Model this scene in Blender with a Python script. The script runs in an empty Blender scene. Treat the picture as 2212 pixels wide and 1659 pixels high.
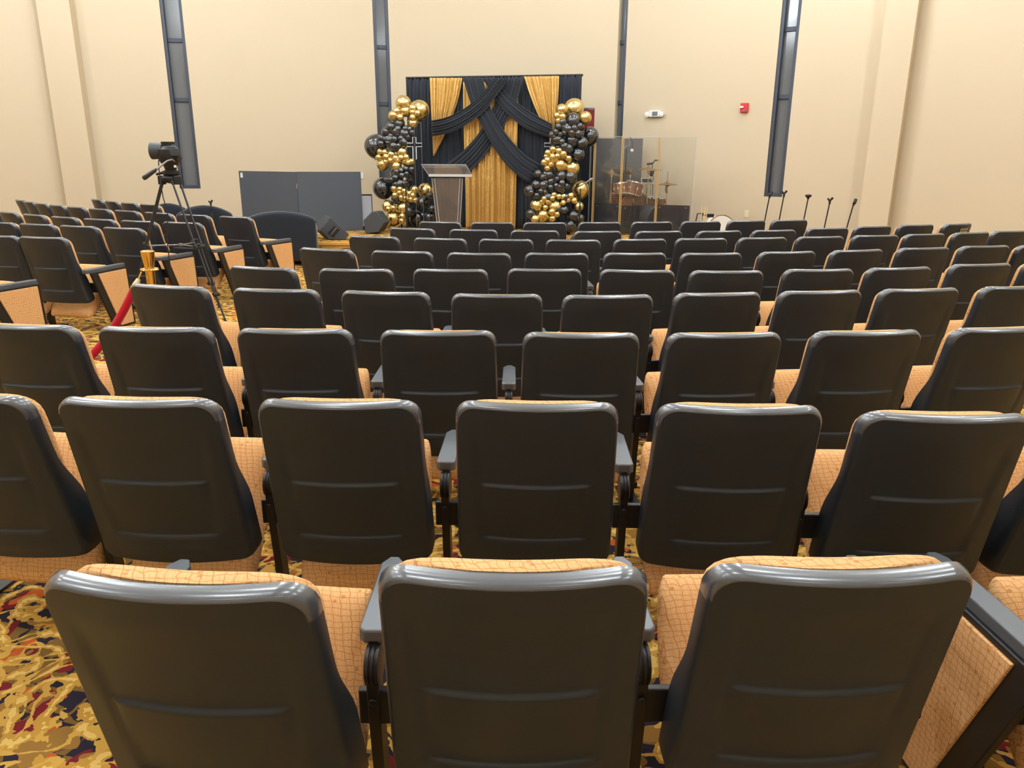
POWER = 162; EXPO = 0.0
import bpy, bmesh, math, random
from mathutils import Vector, Matrix
random.seed(7)
SC = bpy.context.scene
C = SC.collection
PI = math.pi
# ---------------------------------------------------------------- camera model
FPX = 1665.0; PIT = math.atan(.294); ROLL = .0067; CH = 1.53
cp, sp = math.cos(PIT), math.sin(PIT)
FW = Vector((0, cp, -sp)); UW = Vector((0, sp, cp)); XW = Vector((1, 0, 0))
CR = XW*math.cos(ROLL) + UW*math.sin(ROLL)
CU = -XW*math.sin(ROLL) + UW*math.cos(ROLL)
CO = Vector((0, 0, CH))
def ray(x, y): return FW + CR*((x-1106)/FPX) + CU*((829.5-y)/FPX)
def atz(x, y, z):
    d = ray(x, y); return CO + d*((z-CH)/d.z)
def atY(x, y, Y):
    d = ray(x, y); return CO + d*(Y/d.y)
def mpp(Y): return Y*cp/FPX          # metres per photo pixel near the horizon
# ---------------------------------------------------------------- materials
def mat(name, col, rough=.5, metal=0, spec=None, **kw):
    m = bpy.data.materials.new(name); m.use_nodes = True
    b = m.node_tree.nodes['Principled BSDF']
    b.inputs['Base Color'].default_value = (*col, 1)
    b.inputs['Roughness'].default_value = rough
    b.inputs['Metallic'].default_value = metal
    if spec is not None: b.inputs['Specular IOR Level'].default_value = spec
    for k, v in kw.items(): b.inputs[k.replace('_', ' ')].default_value = v
    return m
def N(m, t, **kw):
    n = m.node_tree.nodes.new(t)
    for k, v in kw.items(): setattr(n, k, v)
    return n
def LK(m, a, b): m.node_tree.links.new(a, b)
def srgb(r, g, b):
    f = lambda c: (c/255/12.92) if c/255 <= .04045 else ((c/255+.055)/1.055)**2.4
    return (f(r), f(g), f(b))
def bump(m, scale, strength, dist=.002, detail=4):
    tc = N(m, 'ShaderNodeTexCoord'); n = N(m, 'ShaderNodeTexNoise'); bp_ = N(m, 'ShaderNodeBump')
    n.inputs['Scale'].default_value = scale; n.inputs['Detail'].default_value = detail
    bp_.inputs['Strength'].default_value = strength; bp_.inputs['Distance'].default_value = dist
    LK(m, tc.outputs['Object'], n.inputs['Vector']); LK(m, n.outputs['Fac'], bp_.inputs['Height'])
    LK(m, bp_.outputs['Normal'], m.node_tree.nodes['Principled BSDF'].inputs['Normal'])
def mixc(m, fac, a, b):
    x = N(m, 'ShaderNodeMix', data_type='RGBA')
    for sck, v in ((0, fac), (6, a), (7, b)):
        if isinstance(v, (tuple, list)): x.inputs[sck].default_value = (*v, 1)
        elif isinstance(v, (int, float)): x.inputs[sck].default_value = v
        else: LK(m, v, x.inputs[sck])
    return x.outputs[2]
def mth(m, op, a, b=None, c=None, clamp=False):
    x = N(m, 'ShaderNodeMath', operation=op, use_clamp=clamp)
    for i, v in enumerate((a, b, c)):
        if v is None: continue
        if isinstance(v, (int, float)): x.inputs[i].default_value = v
        else: LK(m, v, x.inputs[i])
    return x.outputs[0]

plastic = mat('black_moulded_plastic', srgb(40, 48, 58), .38, spec=.40); bump(plastic, 900, .25, .0006, 2)
rim_m = mat('shell_rim_plastic_painted_highlight', srgb(66, 74, 86), .26, spec=1.0, Coat_Weight=.55, Coat_Roughness=.2)  # same shell plastic, lightened and glossier to paint in the rim highlight
steel_black = mat('black_powder_coated_steel', srgb(24, 24, 28), .42, spec=.4)
arm_m = mat('charcoal_armrest_plastic', srgb(74, 80, 88), .38, spec=.7); bump(arm_m, 1200, .1, .0005, 2)

def fabric_tan(side=False):
    m = mat('tan_woven_upholstery' if not side else 'tan_woven_side_upholstery', srgb(228, 178, 120), .9, spec=.15)
    tc = N(m, 'ShaderNodeTexCoord'); nz = N(m, 'ShaderNodeTexNoise')
    nz.inputs['Scale'].default_value = 26; nz.inputs['Detail'].default_value = 2
    LK(m, tc.outputs['Object'], nz.inputs['Vector'])
    vm = N(m, 'ShaderNodeVectorMath', operation='MULTIPLY_ADD')
    LK(m, nz.outputs['Color'], vm.inputs[0]); vm.inputs[1].default_value = (.022,)*3; LK(m, tc.outputs['Object'], vm.inputs[2])
    sep = N(m, 'ShaderNodeSeparateXYZ'); LK(m, vm.outputs[0], sep.inputs[0])
    zz = mth(m, 'ADD', sep.outputs[2], mth(m, 'MULTIPLY', sep.outputs[1], .8))
    if side: zz = sep.outputs[2]
    def lines(coord, per, w):
        fr = mth(m, 'FRACT', mth(m, 'DIVIDE', coord, per))
        return mth(m, 'LESS_THAN', mth(m, 'ABSOLUTE', mth(m, 'SUBTRACT', fr, .5)), w)
    xx = mth(m, 'ADD', sep.outputs[0], mth(m, 'MULTIPLY', sep.outputs[1], .35))
    if side: xx = sep.outputs[1]
    l = mth(m, 'MAXIMUM', lines(xx, .020, .05), lines(zz, .017, .06))
    l2 = mth(m, 'MAXIMUM', l, mth(m, 'MULTIPLY', lines(xx, .0093, .08), .4))
    vo = N(m, 'ShaderNodeTexVoronoi'); vo.inputs['Scale'].default_value = 34
    LK(m, tc.outputs['Object'], vo.inputs['Vector'])
    dots = mth(m, 'MULTIPLY', mth(m, 'LESS_THAN', vo.outputs['Distance'], .17), .75)
    cc = mixc(m, l2, srgb(226, 180, 128), srgb(198, 140, 88))
    cc = mixc(m, dots, cc, srgb(182, 130, 78))
    LK(m, cc, m.node_tree.nodes['Principled BSDF'].inputs['Base Color'])
    bp_ = N(m, 'ShaderNodeBump'); bp_.inputs['Strength'].default_value = .25; bp_.inputs['Distance'].default_value = .001
    LK(m, l2, bp_.inputs['Height']); LK(m, bp_.outputs['Normal'], m.node_tree.nodes['Principled BSDF'].inputs['Normal'])
    return m
tan = fabric_tan(); tan_side = fabric_tan(True)

def carpet():
    m = mat('floral_scroll_carpet', srgb(150, 110, 50), .95, spec=.1)
    tc = N(m, 'ShaderNodeTexCoord')
    def warp(src, scale, amp, seed, detail=2):
        nz = N(m, 'ShaderNodeTexNoise', noise_dimensions='4D'); nz.inputs['W'].default_value = seed
        nz.inputs['Scale'].default_value = scale; nz.inputs['Detail'].default_value = detail
        LK(m, src, nz.inputs['Vector'])
        s = N(m, 'ShaderNodeVectorMath', operation='SUBTRACT'); LK(m, nz.outputs['Color'], s.inputs[0]); s.inputs[1].default_value = (.5, .5, .5)
        v = N(m, 'ShaderNodeVectorMath', operation='MULTIPLY_ADD'); LK(m, s.outputs[0], v.inputs[0]); v.inputs[1].default_value = (amp,)*3
        LK(m, src, v.inputs[2]); return v.outputs[0]
    P = tc.outputs['Object']
    ch = N(m, 'ShaderNodeTexChecker'); ch.inputs['Scale'].default_value = 9
    rot = N(m, 'ShaderNodeMapping'); rot.inputs['Rotation'].default_value = (0, 0, .25); LK(m, warp(P, 8, .03, 1), rot.inputs['Vector'])
    LK(m, rot.outputs[0], ch.inputs['Vector'])
    base = mixc(m, ch.outputs['Fac'], srgb(34, 34, 52), srgb(122, 94, 48))
    def blob(scale, seed, th, w1=6, a1=.12):
        n = N(m, 'ShaderNodeTexNoise', noise_dimensions='4D'); n.inputs['W'].default_value = seed
        n.inputs['Scale'].default_value = scale; n.inputs['Detail'].default_value = 1
        LK(m, warp(P, w1, a1, seed+3), n.inputs['Vector'])
        return mth(m, 'GREATER_THAN', n.outputs['Fac'], th)
    c = mixc(m, blob(7, 11, .58), base, srgb(118, 30, 42))
    c = mixc(m, blob(8, 23, .62), c, srgb(196, 92, 44))
    c = mixc(m, blob(9, 37, .57), c, srgb(150, 112, 56))
    # scrolls: iso-bands of swirled noise
    def scroll(scale, seed, w, amp=.22):
        n = N(m, 'ShaderNodeTexNoise', noise_dimensions='4D'); n.inputs['W'].default_value = seed
        n.inputs['Scale'].default_value = scale; n.inputs['Detail'].default_value = .6
        LK(m, warp(P, 4.2, amp, seed+9, 1.5), n.inputs['Vector'])
        fr = mth(m, 'FRACT', mth(m, 'MULTIPLY', n.outputs['Fac'], 7.0))
        return mth(m, 'ABSOLUTE', mth(m, 'SUBTRACT', fr, .5))
    jag = N(m, 'ShaderNodeTexNoise'); jag.inputs['Scale'].default_value = 34; LK(m, P, jag.inputs['Vector'])
    jw = mth(m, 'MULTIPLY', mth(m, 'SUBTRACT', jag.outputs['Fac'], .5), .55)
    d1 = mth(m, 'ADD', scroll(3.3, 3, 0), jw); d2 = mth(m, 'ADD', scroll(5.2, 51, 0, .3), jw)
    c = mixc(m, mth(m, 'LESS_THAN', d1, .19), c, srgb(198, 152, 68))
    c = mixc(m, mth(m, 'LESS_THAN', d2, .12), c, srgb(212, 168, 80))
    c = mixc(m, mth(m, 'LESS_THAN', d1, .045), c, srgb(236, 200, 118))
    fib = N(m, 'ShaderNodeTexNoise'); fib.inputs['Scale'].default_value = 500; LK(m, P, fib.inputs['Vector'])
    c = mixc(m, mth(m, 'MULTIPLY', fib.outputs['Fac'], .18), c, srgb(90, 66, 36))
    LK(m, c, m.node_tree.nodes['Principled BSDF'].inputs['Base Color'])
    bp_ = N(m, 'ShaderNodeBump'); bp_.inputs['Strength'].default_value = .4; bp_.inputs['Distance'].default_value = .003
    LK(m, fib.outputs['Fac'], bp_.inputs['Height']); LK(m, bp_.outputs['Normal'], m.node_tree.nodes['Principled BSDF'].inputs['Normal'])
    return m
carpet_m = carpet()
def paint(name, a, b, sc=.6):
    m = mat(name, a, .75, spec=.3)
    tc = N(m, 'ShaderNodeTexCoord'); n = N(m, 'ShaderNodeTexNoise'); n.inputs['Scale'].default_value = sc; n.inputs['Detail'].default_value = 3
    LK(m, tc.outputs['Object'], n.inputs['Vector'])
    LK(m, mixc(m, n.outputs['Fac'], a, b), m.node_tree.nodes['Principled BSDF'].inputs['Base Color'])
    n2 = N(m, 'ShaderNodeTexNoise'); n2.inputs['Scale'].default_value = 60; LK(m, tc.outputs['Object'], n2.inputs['Vector'])
    bp_ = N(m, 'ShaderNodeBump'); bp_.inputs['Strength'].default_value = .12; bp_.inputs['Distance'].default_value = .004
    LK(m, n2.outputs['Fac'], bp_.inputs['Height']); LK(m, bp_.outputs['Normal'], m.node_tree.nodes['Principled BSDF'].inputs['Normal'])
    return m
wall_m = paint('warm_beige_wall_paint', srgb(210, 195, 170), srgb(205, 190, 164))
ceil_m = paint('off_white_ceiling_paint', srgb(228, 222, 210), srgb(222, 216, 204))
frame_m = mat('dark_bronze_window_frame', srgb(62, 68, 82), .45, metal=.3)
glass_night = mat('window_glass_painted_reflection', srgb(104, 108, 112), .12, spec=.6)  # grey base colour stands in for the room reflected in night glass
jamb_m = mat('beige_jamb_trim', srgb(214, 192, 160), .7)
stage_top_m = carpet_m
wood_m = mat('honey_wood_stage_fascia', srgb(214, 168, 84), .45)
def wood_grain():
    m = wood_m; tc = N(m, 'ShaderNodeTexCoord'); mp = N(m, 'ShaderNodeMapping'); mp.inputs['Scale'].default_value = (1.5, 1.5, 22)
    n = N(m, 'ShaderNodeTexNoise'); n.inputs['Scale'].default_value = 2; n.inputs['Detail'].default_value = 5
    LK(m, tc.outputs['Object'], mp.inputs[0]); LK(m, mp.outputs[0], n.inputs['Vector'])
    LK(m, mixc(m, n.outputs['Fac'], srgb(224, 180, 98), srgb(190, 140, 62)), m.node_tree.nodes['Principled BSDF'].inputs['Base Color'])
wood_grain()
black_cloth = mat('black_drape_cloth', srgb(38, 43, 52), .85, spec=.2); black_cloth.node_tree.nodes['Principled BSDF'].inputs['Sheen Weight'].default_value = .2
bump(black_cloth, 160, .2, .002)
gold_cloth = mat('gold_satin_cloth', srgb(216, 174, 98), .38, metal=.35, spec=.6)
def crinkle():
    m = gold_cloth; tc = N(m, 'ShaderNodeTexCoord'); mp = N(m, 'ShaderNodeMapping'); mp.inputs['Scale'].default_value = (9, 9, 5)
    n = N(m, 'ShaderNodeTexNoise'); n.inputs['Scale'].default_value = 2.2; n.inputs['Detail'].default_value = 6; n.inputs['Distortion'].default_value = 1.2
    b = N(m, 'ShaderNodeBump'); b.inputs['Strength'].default_value = .7; b.inputs['Distance'].default_value = .02
    LK(m, tc.outputs['Object'], mp.inputs[0]); LK(m, mp.outputs[0], n.inputs['Vector']); LK(m, n.outputs['Fac'], b.inputs['Height'])
    LK(m, b.outputs['Normal'], m.node_tree.nodes['Principled BSDF'].inputs['Normal'])
crinkle()
gold_balloon = mat('chrome_gold_balloon', srgb(222, 204, 148), .2, metal=.95)
black_balloon = mat('glossy_black_balloon', srgb(26, 36, 46), .1, spec=.9, Coat_Weight=.6)
brass = mat('polished_brass', srgb(238, 204, 122), .14, metal=1)
gold_metal = mat('gold_anodised_hinge', srgb(214, 184, 128), .4, metal=.5)
chrome = mat('chrome', (.8, .8, .82), .12, metal=1)
red_velvet = mat('red_velvet_rope', srgb(176, 14, 34), .85, spec=.2); red_velvet.node_tree.nodes['Principled BSDF'].inputs['Sheen Weight'].default_value = .2
bump(red_velvet, 60, .5, .006)
cream = mat('cream_rope_ferrule', srgb(226, 214, 176), .35, metal=.3)
navy_velvet = mat('midnight_blue_velvet', srgb(26, 34, 46), .8, spec=.2); navy_velvet.node_tree.nodes['Principled BSDF'].inputs['Sheen Weight'].default_value = .35
bump(navy_velvet, 5, .4, .03)
panel_black = mat('matte_black_panel', srgb(76, 82, 92), .7, spec=.3)
baffle_m = mat('charcoal_acoustic_baffle', srgb(46, 52, 64), .8, spec=.25); bump(baffle_m, 90, .3, .004)
grey_board = mat('grey_acoustic_board', srgb(92, 92, 94), .85); bump(grey_board, 120, .3, .004)
speaker_m = mat('textured_black_speaker_coating', srgb(66, 69, 74), .65, spec=.3); bump(speaker_m, 300, .4, .002)
white_pl = mat('white_plastic', srgb(232, 234, 236), .4)
white_board = mat('pale_screen_face', srgb(205, 210, 224), .35)
red_pl = mat('red_alarm_plastic', srgb(200, 44, 56), .4)
red_cloth = mat('dark_red_banner_fabric', srgb(128, 34, 36), .7)
outlet_m = mat('ivory_outlet_plastic', srgb(226, 216, 190), .45)
lens_m = mat('frosted_lamp_lens', srgb(236, 236, 226), .2)
rubber = mat('black_rubber', srgb(24, 24, 26), .7)
cam_body = mat('dark_grey_camera_body', srgb(52, 57, 64), .45)
cam_glass = mat('camera_lens_glass', srgb(14, 16, 22), .05, spec=.9)
tripod_al = mat('gunmetal_tripod_tube', srgb(60, 62, 68), .3, metal=.6)
shell_wood = mat('walnut_burst_drum_shell', srgb(150, 92, 54), .25, Coat_Weight=.5)
def burst():
    m = shell_wood; tc = N(m, 'ShaderNodeTexCoord'); mp = N(m, 'ShaderNodeMapping'); mp.inputs['Scale'].default_value = (3, 3, 30)
    n = N(m, 'ShaderNodeTexNoise'); n.inputs['Scale'].default_value = 3
    LK(m, tc.outputs['Object'], mp.inputs[0]); LK(m, mp.outputs[0], n.inputs['Vector'])
    LK(m, mixc(m, n.outputs['Fac'], srgb(176, 112, 66), srgb(112, 62, 38)), m.node_tree.nodes['Principled BSDF'].inputs['Base Color'])
burst()
drumhead = mat('coated_white_drumhead', srgb(222, 222, 220), .6)
bronze = mat('bronze_cymbal', srgb(176, 146, 98), .3, metal=.85)
drumstick_m = mat('pale_hickory_wood', srgb(226, 200, 150), .5)
metal_grey = mat('brushed_grey_metal', srgb(130, 132, 138), .35, metal=.8)
plaque = mat('pale_gold_plaque', srgb(186, 178, 152), .5, metal=.2)
ink = mat('dark_plaque_lettering', srgb(72, 62, 50), .6)
def acrylic(name, tint, dif, difcol):
    m = bpy.data.materials.new(name); m.use_nodes = True; nt = m.node_tree; nt.nodes.clear()
    out = N(m, 'ShaderNodeOutputMaterial'); tr = N(m, 'ShaderNodeBsdfTransparent'); tr.inputs[0].default_value = (*tint, 1)
    gl = N(m, 'ShaderNodeBsdfGlossy'); gl.inputs['Roughness'].default_value = .03
    df = N(m, 'ShaderNodeBsdfDiffuse'); df.inputs[0].default_value = (*difcol, 1)
    fr = N(m, 'ShaderNodeFresnel'); fr.inputs['IOR'].default_value = 1.45
    m1 = N(m, 'ShaderNodeMixShader'); m1.inputs[0].default_value = dif; LK(m, tr.outputs[0], m1.inputs[1]); LK(m, df.outputs[0], m1.inputs[2])
    m2 = N(m, 'ShaderNodeMixShader'); LK(m, fr.outputs[0], m2.inputs[0]); LK(m, m1.outputs[0], m2.inputs[1]); LK(m, gl.outputs[0], m2.inputs[2])
    LK(m, m2.outputs[0], out.inputs[0]); return m
acr_clear = acrylic('clear_acrylic', (.96, .965, .965), .02, srgb(220, 224, 226))
acr_pod = acrylic('smoky_clear_acrylic', (.90, .88, .87), .22, srgb(172, 156, 146))
acr_edge = acrylic('bright_acrylic_edge', (.9, .92, .93), .7, srgb(225, 230, 234))
# ---------------------------------------------------------------- mesh builder
class MB:
    def __init__(s): s.v = []; s.f = []; s.m = []; s.mi = 0; s.mats = []
    def add(s, vs, fs):
        o = len(s.v); s.v += [tuple(v) for v in vs]
        for f in fs: s.f.append(tuple(i+o for i in f)); s.m.append(s.mi)
        return s
    def box(s, c, d, M=None):
        x, y, z = d[0]/2, d[1]/2, d[2]/2; c = Vector(c)
        vs = [Vector((a, b, e)) for a in (-x, x) for b in (-y, y) for e in (-z, z)]
        if M is not None: vs = [M @ v for v in vs]
        vs = [v+c for v in vs]
        return s.add(vs, [(0, 1, 3, 2), (4, 6, 7, 5), (0, 4, 5, 1), (2, 3, 7, 6), (0, 2, 6, 4), (1, 5, 7, 3)])
    def loft(s, loops, caps=True, closed=False):
        n = len(loops[0]); vs = [p for l in loops for p in l]; fs = []
        K = len(loops)
        for k in range(K if closed else K-1):
            a, b = k*n, ((k+1) % K)*n
            for i in range(n):
                j = (i+1) % n; fs.append((a+i, a+j, b+j, b+i))
        if caps and not closed: fs.append(tuple(reversed(range(n)))); fs.append(tuple((K-1)*n+i for i in range(n)))
        return s.add(vs, fs)
    def tube(s, path, r, n=10, closed=False, caps=True):
        path = [Vector(p) for p in path]; K = len(path)
        rs = r if isinstance(r, (list, tuple)) else [r]*K
        loops = []; up = None
        for k in range(K):
            if closed: t = path[(k+1) % K]-path[k-1]
            else: t = path[min(k+1, K-1)]-path[max(k-1, 0)]
            t.normalize()
            if up is None: up = Vector((0, 0, 1)) if abs(t.z) < .9 else Vector((0, 1, 0))
            a = t.cross(up)
            if a.length < 1e-4: a = t.cross(Vector((1, 0, 0)))
            a.normalize(); b = a.cross(t).normalized(); up = b
            loops.append([path[k]+(a*math.cos(2*PI*i/n)+b*math.sin(2*PI*i/n))*rs[k] for i in range(n)])
        return s.loft(loops, caps, closed)
    def lathe(s, prof, n=24, c=(0, 0, 0), M=None):
        c = Vector(c); loops = []
        for r, z in prof:
            l = [Vector((r*math.cos(2*PI*i/n), r*math.sin(2*PI*i/n), z)) for i in range(n)]
            if M is not None: l = [M @ p for p in l]
            loops.append([p+c for p in l])
        return s.loft(loops)
    def prism(s, poly, ax, a, b):
        """extrude a polygon; ax 'x': poly is (y,z); 'y': (x,z); 'z': (x,y)"""
        def P(p, t): return {'x': (t, p[0], p[1]), 'y': (p[0], t, p[1]), 'z': (p[0], p[1], t)}[ax]
        return s.loft([[P(p, a) for p in poly], [P(p, b) for p in poly]])
    def grid(s, nu, nv, fn):
        vs = [fn(i/nu, j/nv) for j in range(nv+1) for i in range(nu+1)]
        return s.add(vs, [(j*(nu+1)+i, j*(nu+1)+i+1, (j+1)*(nu+1)+i+1, (j+1)*(nu+1)+i) for j in range(nv) for i in range(nu)])
    def build(s, name, m, parent=None, smooth=True, bevel=0, seg=2, solid=0, angle=40, sub=0):
        me = bpy.data.meshes.new(name); me.from_pydata(s.v, [], s.f)
        ms = m if isinstance(m, (list, tuple)) else [m]
        for q in ms: me.materials.append(q)
        me.polygons.foreach_set('material_index', s.m)
        bm = bmesh.new(); bm.from_mesh(me); bmesh.ops.recalc_face_normals(bm, faces=bm.faces); bm.to_mesh(me); bm.free()
        if smooth:
            me.polygons.foreach_set('use_smooth', [True]*len(me.polygons))
            me.set_sharp_from_angle(angle=math.radians(angle))
        me.update()
        o = bpy.data.objects.new(name, me); C.objects.link(o)
        if parent is not None: o.parent = parent
        if bevel:
            b = o.modifiers.new('bevel', 'BEVEL'); b.width = bevel; b.segments = seg; b.limit_method = 'ANGLE'; b.harden_normals = False
        if solid:
            b = o.modifiers.new('thickness', 'SOLIDIFY'); b.thickness = solid
        if sub:
            b = o.modifiers.new('sub', 'SUBSURF'); b.levels = sub; b.render_levels = sub
        return o
def tag(o, label=None, cat=None, group=None, kind=None):
    if label: o['label'] = label
    if cat: o['category'] = cat
    if group: o['group'] = group
    if kind: o['kind'] = kind
    return o
def thing(name, label, cat, loc=(0, 0, 0), rz=0, group=None):
    o = bpy.data.objects.new(name, None); C.objects.link(o); o.empty_display_size = .1
    o.location = loc; o.rotation_euler = (0, 0, rz)
    return tag(o, label, cat, group)
def dup(root, loc, rz, label=None, group=None, name=None, skip=()):
    r = root.copy(); C.objects.link(r); r.location = loc; r.rotation_euler = (0, 0, rz)
    if name: r.name = name
    if label: r['label'] = label
    if group: r['group'] = group
    for ch in KIDS[root.name]:
        if ch.name.split('.')[0] in skip: continue
        c = ch.copy(); C.objects.link(c); c.parent = r
        for g in KIDS.get(ch.name, []):
            d = g.copy(); C.objects.link(d); d.parent = c
    return r
KIDS = {}
def remember(root):
    KIDS[root.name] = [o for o in C.objects if o.parent == root]
    for k in KIDS[root.name]: KIDS[k.name] = [o for o in C.objects if o.parent == k]
def struct(o): o['kind'] = 'structure'; return o
# ---------------------------------------------------------------- room shell
ZC = 6.6
c1 = Vector((-2.246, 15.85)); c2 = Vector((1.857, 15.0))
pl = Vector((-7.97, 14.7)); pr = Vector((5.66, 12.53))
# right facet runs from c2 at 33 degrees; find the pillar point on it
dirR = Vector((math.cos(math.radians(33)), -math.sin(math.radians(33))))
dirL = (pl-c1).normalized()
def hit(px, py, a, d, off=0):
    """where the ray of a photo pixel meets the vertical wall through a along d"""
    r = ray(px, py); n = Vector((d.y, -d.x, 0)).normalized()
    if n.y > 0: n = -n
    A = Vector((a.x, a.y, 0)) + n*off
    t = (A-CO).dot(n)/r.dot(n)
    return CO + r*t
pR = hit(1900, 340, c2, dirR); pr = Vector((pR.x, pR.y))
SILL = hit(1672, 425, c2, dirR).z
def wall_box(mb, a, b, z0, z1, t=.25):
    d = (b-a).normalized(); n = Vector((d.y, -d.x))
    if n.y > 0: n = -n
    q = [a, b, b-n*t, a-n*t]
    mb.loft([[(p.x, p.y, z0) for p in q], [(p.x, p.y, z1) for p in q]])
def facet(name, a, b, wins):
    """wall from a to b with openings given as pairs of points"""
    mb = MB(); cur = a
    for (p, q) in wins:
        wall_box(mb, cur, p, 0, ZC); wall_box(mb, p, q, 0, SILL); wall_box(mb, p, q, 6.0, ZC); cur = q
    wall_box(mb, cur, b, 0, ZC)
    return struct(mb.build(name, wall_m, smooth=False))
def xy(v): return Vector((v.x, v.y))
w1 = (xy(hit(381, 340, c1, dirL)), xy(hit(426.5, 340, c1, dirL)))
w2 = (xy(hit(816.5, 310, c1, dirL)), xy(hit(848.5, 310, c1, dirL)))
w3 = (xy(hit(1319.5, 290, c2, dirR)), xy(hit(1344.5, 290, c2, dirR)))
w4 = (xy(hit(1658, 340, c2, dirR)), xy(hit(1698, 340, c2, dirR)))
fl_end = pl + Vector((-math.cos(math.radians(33)), -math.sin(math.radians(33))))*5.6
fr_end = pr + Vector((math.cos(math.radians(52)), -math.sin(math.radians(52))))*5.4
facet('wall_back_left', pl, c1, [w1, w2])
facet('wall_back', c1, c2, [])
facet('wall_back_right', c2, pr, [w3, w4])
facet('wall_left', fl_end, pl, [])
facet('wall_right', pr, fr_end, [])
facet('wall_side_left', Vector((fl_end.x, -4.5)), fl_end, [])
facet('wall_side_right', fr_end, Vector((fr_end.x, -4.5)), [])
mb = MB(); mb.box(((fl_end.x+fr_end.x)/2, -4.6, ZC/2), (fr_end.x-fl_end.x+.4, .2, ZC)); struct(mb.build('wall_rear', wall_m, smooth=False))
mb = MB(); mb.box(((fl_end.x+fr_end.x)/2, 6, -.1), (fr_end.x-fl_end.x+1, 22, .2)); struct(mb.build('floor', carpet_m, smooth=False))
mb = MB(); mb.box(((fl_end.x+fr_end.x)/2, 6, ZC+.1), (fr_end.x-fl_end.x+1, 22, .2)); struct(mb.build('ceiling', ceil_m, smooth=False))
# pilasters
def pilaster(name, a, d, w, t):
    n = Vector((d.y, -d.x)); n = -n if n.y > 0 else n
    b = a+d*w; q = [a+n*t, b+n*t, b-n*.02, a-n*.02]
    mb = MB(); mb.loft([[(p.x, p.y, 0) for p in q], [(p.x, p.y, ZC) for p in q]])
    struct(mb.build(name, wall_m, smooth=False))
pilaster('trim_1', xy(hit(141, 340, c1, dirL)), dirL*-1, .52, .30)
pilaster('trim_2', xy(hit(1880, 340, c2, dirR)), dirR, .42, .34)
# windows : frame, panes, mullions
ZM = [hit(395, 215, c1, dirL).z, hit(370, 85, c1, dirL).z, hit(370, 85, c1, dirL).z*2-hit(395, 215, c1, dirL).z]
def window(name, pq, label):
    a, b = pq; d = (b-a).normalized(); n = Vector((d.y, -d.x)); n = -n if n.y > 0 else n
    L = (b-a).length; o = a-n*.13
    def bar(mb, s0, s1, z0, z1, t0, t1):
        q = [o+d*s0+n*t0, o+d*s1+n*t0, o+d*s1-n*t1, o+d*s0-n*t1]
        mb.loft([[(p.x, p.y, z0) for p in q], [(p.x, p.y, z1) for p in q]])
    mb = MB(); w = .055
    bar(mb, .002, w, SILL, 6, .11, .06); bar(mb, L-w, L-.002, SILL, 6, .11, .06)
    bar(mb, w, L-w, SILL, SILL+.06, .11, .06); bar(mb, w, L-w, 5.94, 6, .05, .06)
    fr = struct(mb.build(name, frame_m, bevel=.004))
    mb = MB()
    for z in ZM: bar(mb, w, L-w, z-.035, z+.035, .035, .04)
    mb.build('mullion', frame_m, fr, bevel=.004)
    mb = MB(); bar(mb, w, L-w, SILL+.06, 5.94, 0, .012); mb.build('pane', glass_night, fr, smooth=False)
window('window_1', w1, ''); window('window_2', w2, ''); window('window_3', w3, ''); window('window_4', w4, '')
# low stage platform
ZS = .30
sf = atz(720, 522, ZS)
mb = MB()
poly = [(-6.2, 13.4), (-5.2, sf.y), (4.2, sf.y), (4.9, 12.3), (1.7, 15.02), (-2.1, 15.82), (-5.6, 15.15)]
mb.prism(poly, 'z', 0, ZS)
st = struct(mb.build('floor_stage', stage_top_m, smooth=False))
st.data.materials.append(wood_m)
for p in st.data.polygons:
    if abs(p.normal.z) < .5: p.material_index = 1
mb = MB(); mb.box((-.5, sf.y-.012, ZS-.03), (9.38, .03, .05)); m_ = mb.build('trim_3', wood_m, bevel=.008); struct(m_)
# unseen ceiling lamps; hanging globes made up to brighten ceiling and seat rims
lamp_m = mat('lit_lamp_diffuser', (1, 1, 1), .5); bs = lamp_m.node_tree.nodes['Principled BSDF']
bs.inputs['Emission Color'].default_value = (.86, .94, 1, 1); bs.inputs['Emission Strength'].default_value = 12
LX = [-9, -5.4, -1.8, 1.8, 5.4]; LY = [-2.2, 1.2, 4.6, 8.0, 11.6]
k = 0; proto = None; GLOBES = {}
for iy, y in enumerate(LY):
    for ix, x in enumerate(LX):
        if iy == 4 and ix in (0,): x = -7.2
        if iy == 4 and ix == 4: x = 4.6
        t = thing('unseen_ceiling_light', 'unseen ceiling light with made-up globe in row %d from the rear, number %d from left' % (iy+1, ix+1), 'unseen ceiling light', (x, y, ZC), 0, 'unseen ceiling lights with made-up globes')
        f_ = (.3, .8, 1.05, 1.1, 1.05)[iy]; key = f_
        if key not in GLOBES:
            m_ = lamp_m.copy(); m_.node_tree.nodes['Principled BSDF'].inputs['Emission Strength'].default_value = POWER*f_
            mb = MB(); mb.lathe([(.16*math.sin(PI*q/14)+.001, -.62-.16*math.cos(PI*q/14)) for q in range(15)], 20); o3 = mb.build('globe', m_, t); GLOBES[key] = o3
        else:
            c = GLOBES[key].copy(); C.objects.link(c); c.parent = t
        if proto is None:
            mb = MB(); mb.lathe([(.001, 0), (.08, 0), (.08, -.02), (.02, -.035), (.001, -.035)], 28); o1 = mb.build('canopy', white_pl, t)
            mb = MB(); mb.tube([(0, 0, -.03), (0, 0, -.47)], .008); o2 = mb.build('stem', white_pl, t); proto = (o1, o2)
        else:
            for o in proto: c = o.copy(); C.objects.link(c); c.parent = t
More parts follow.
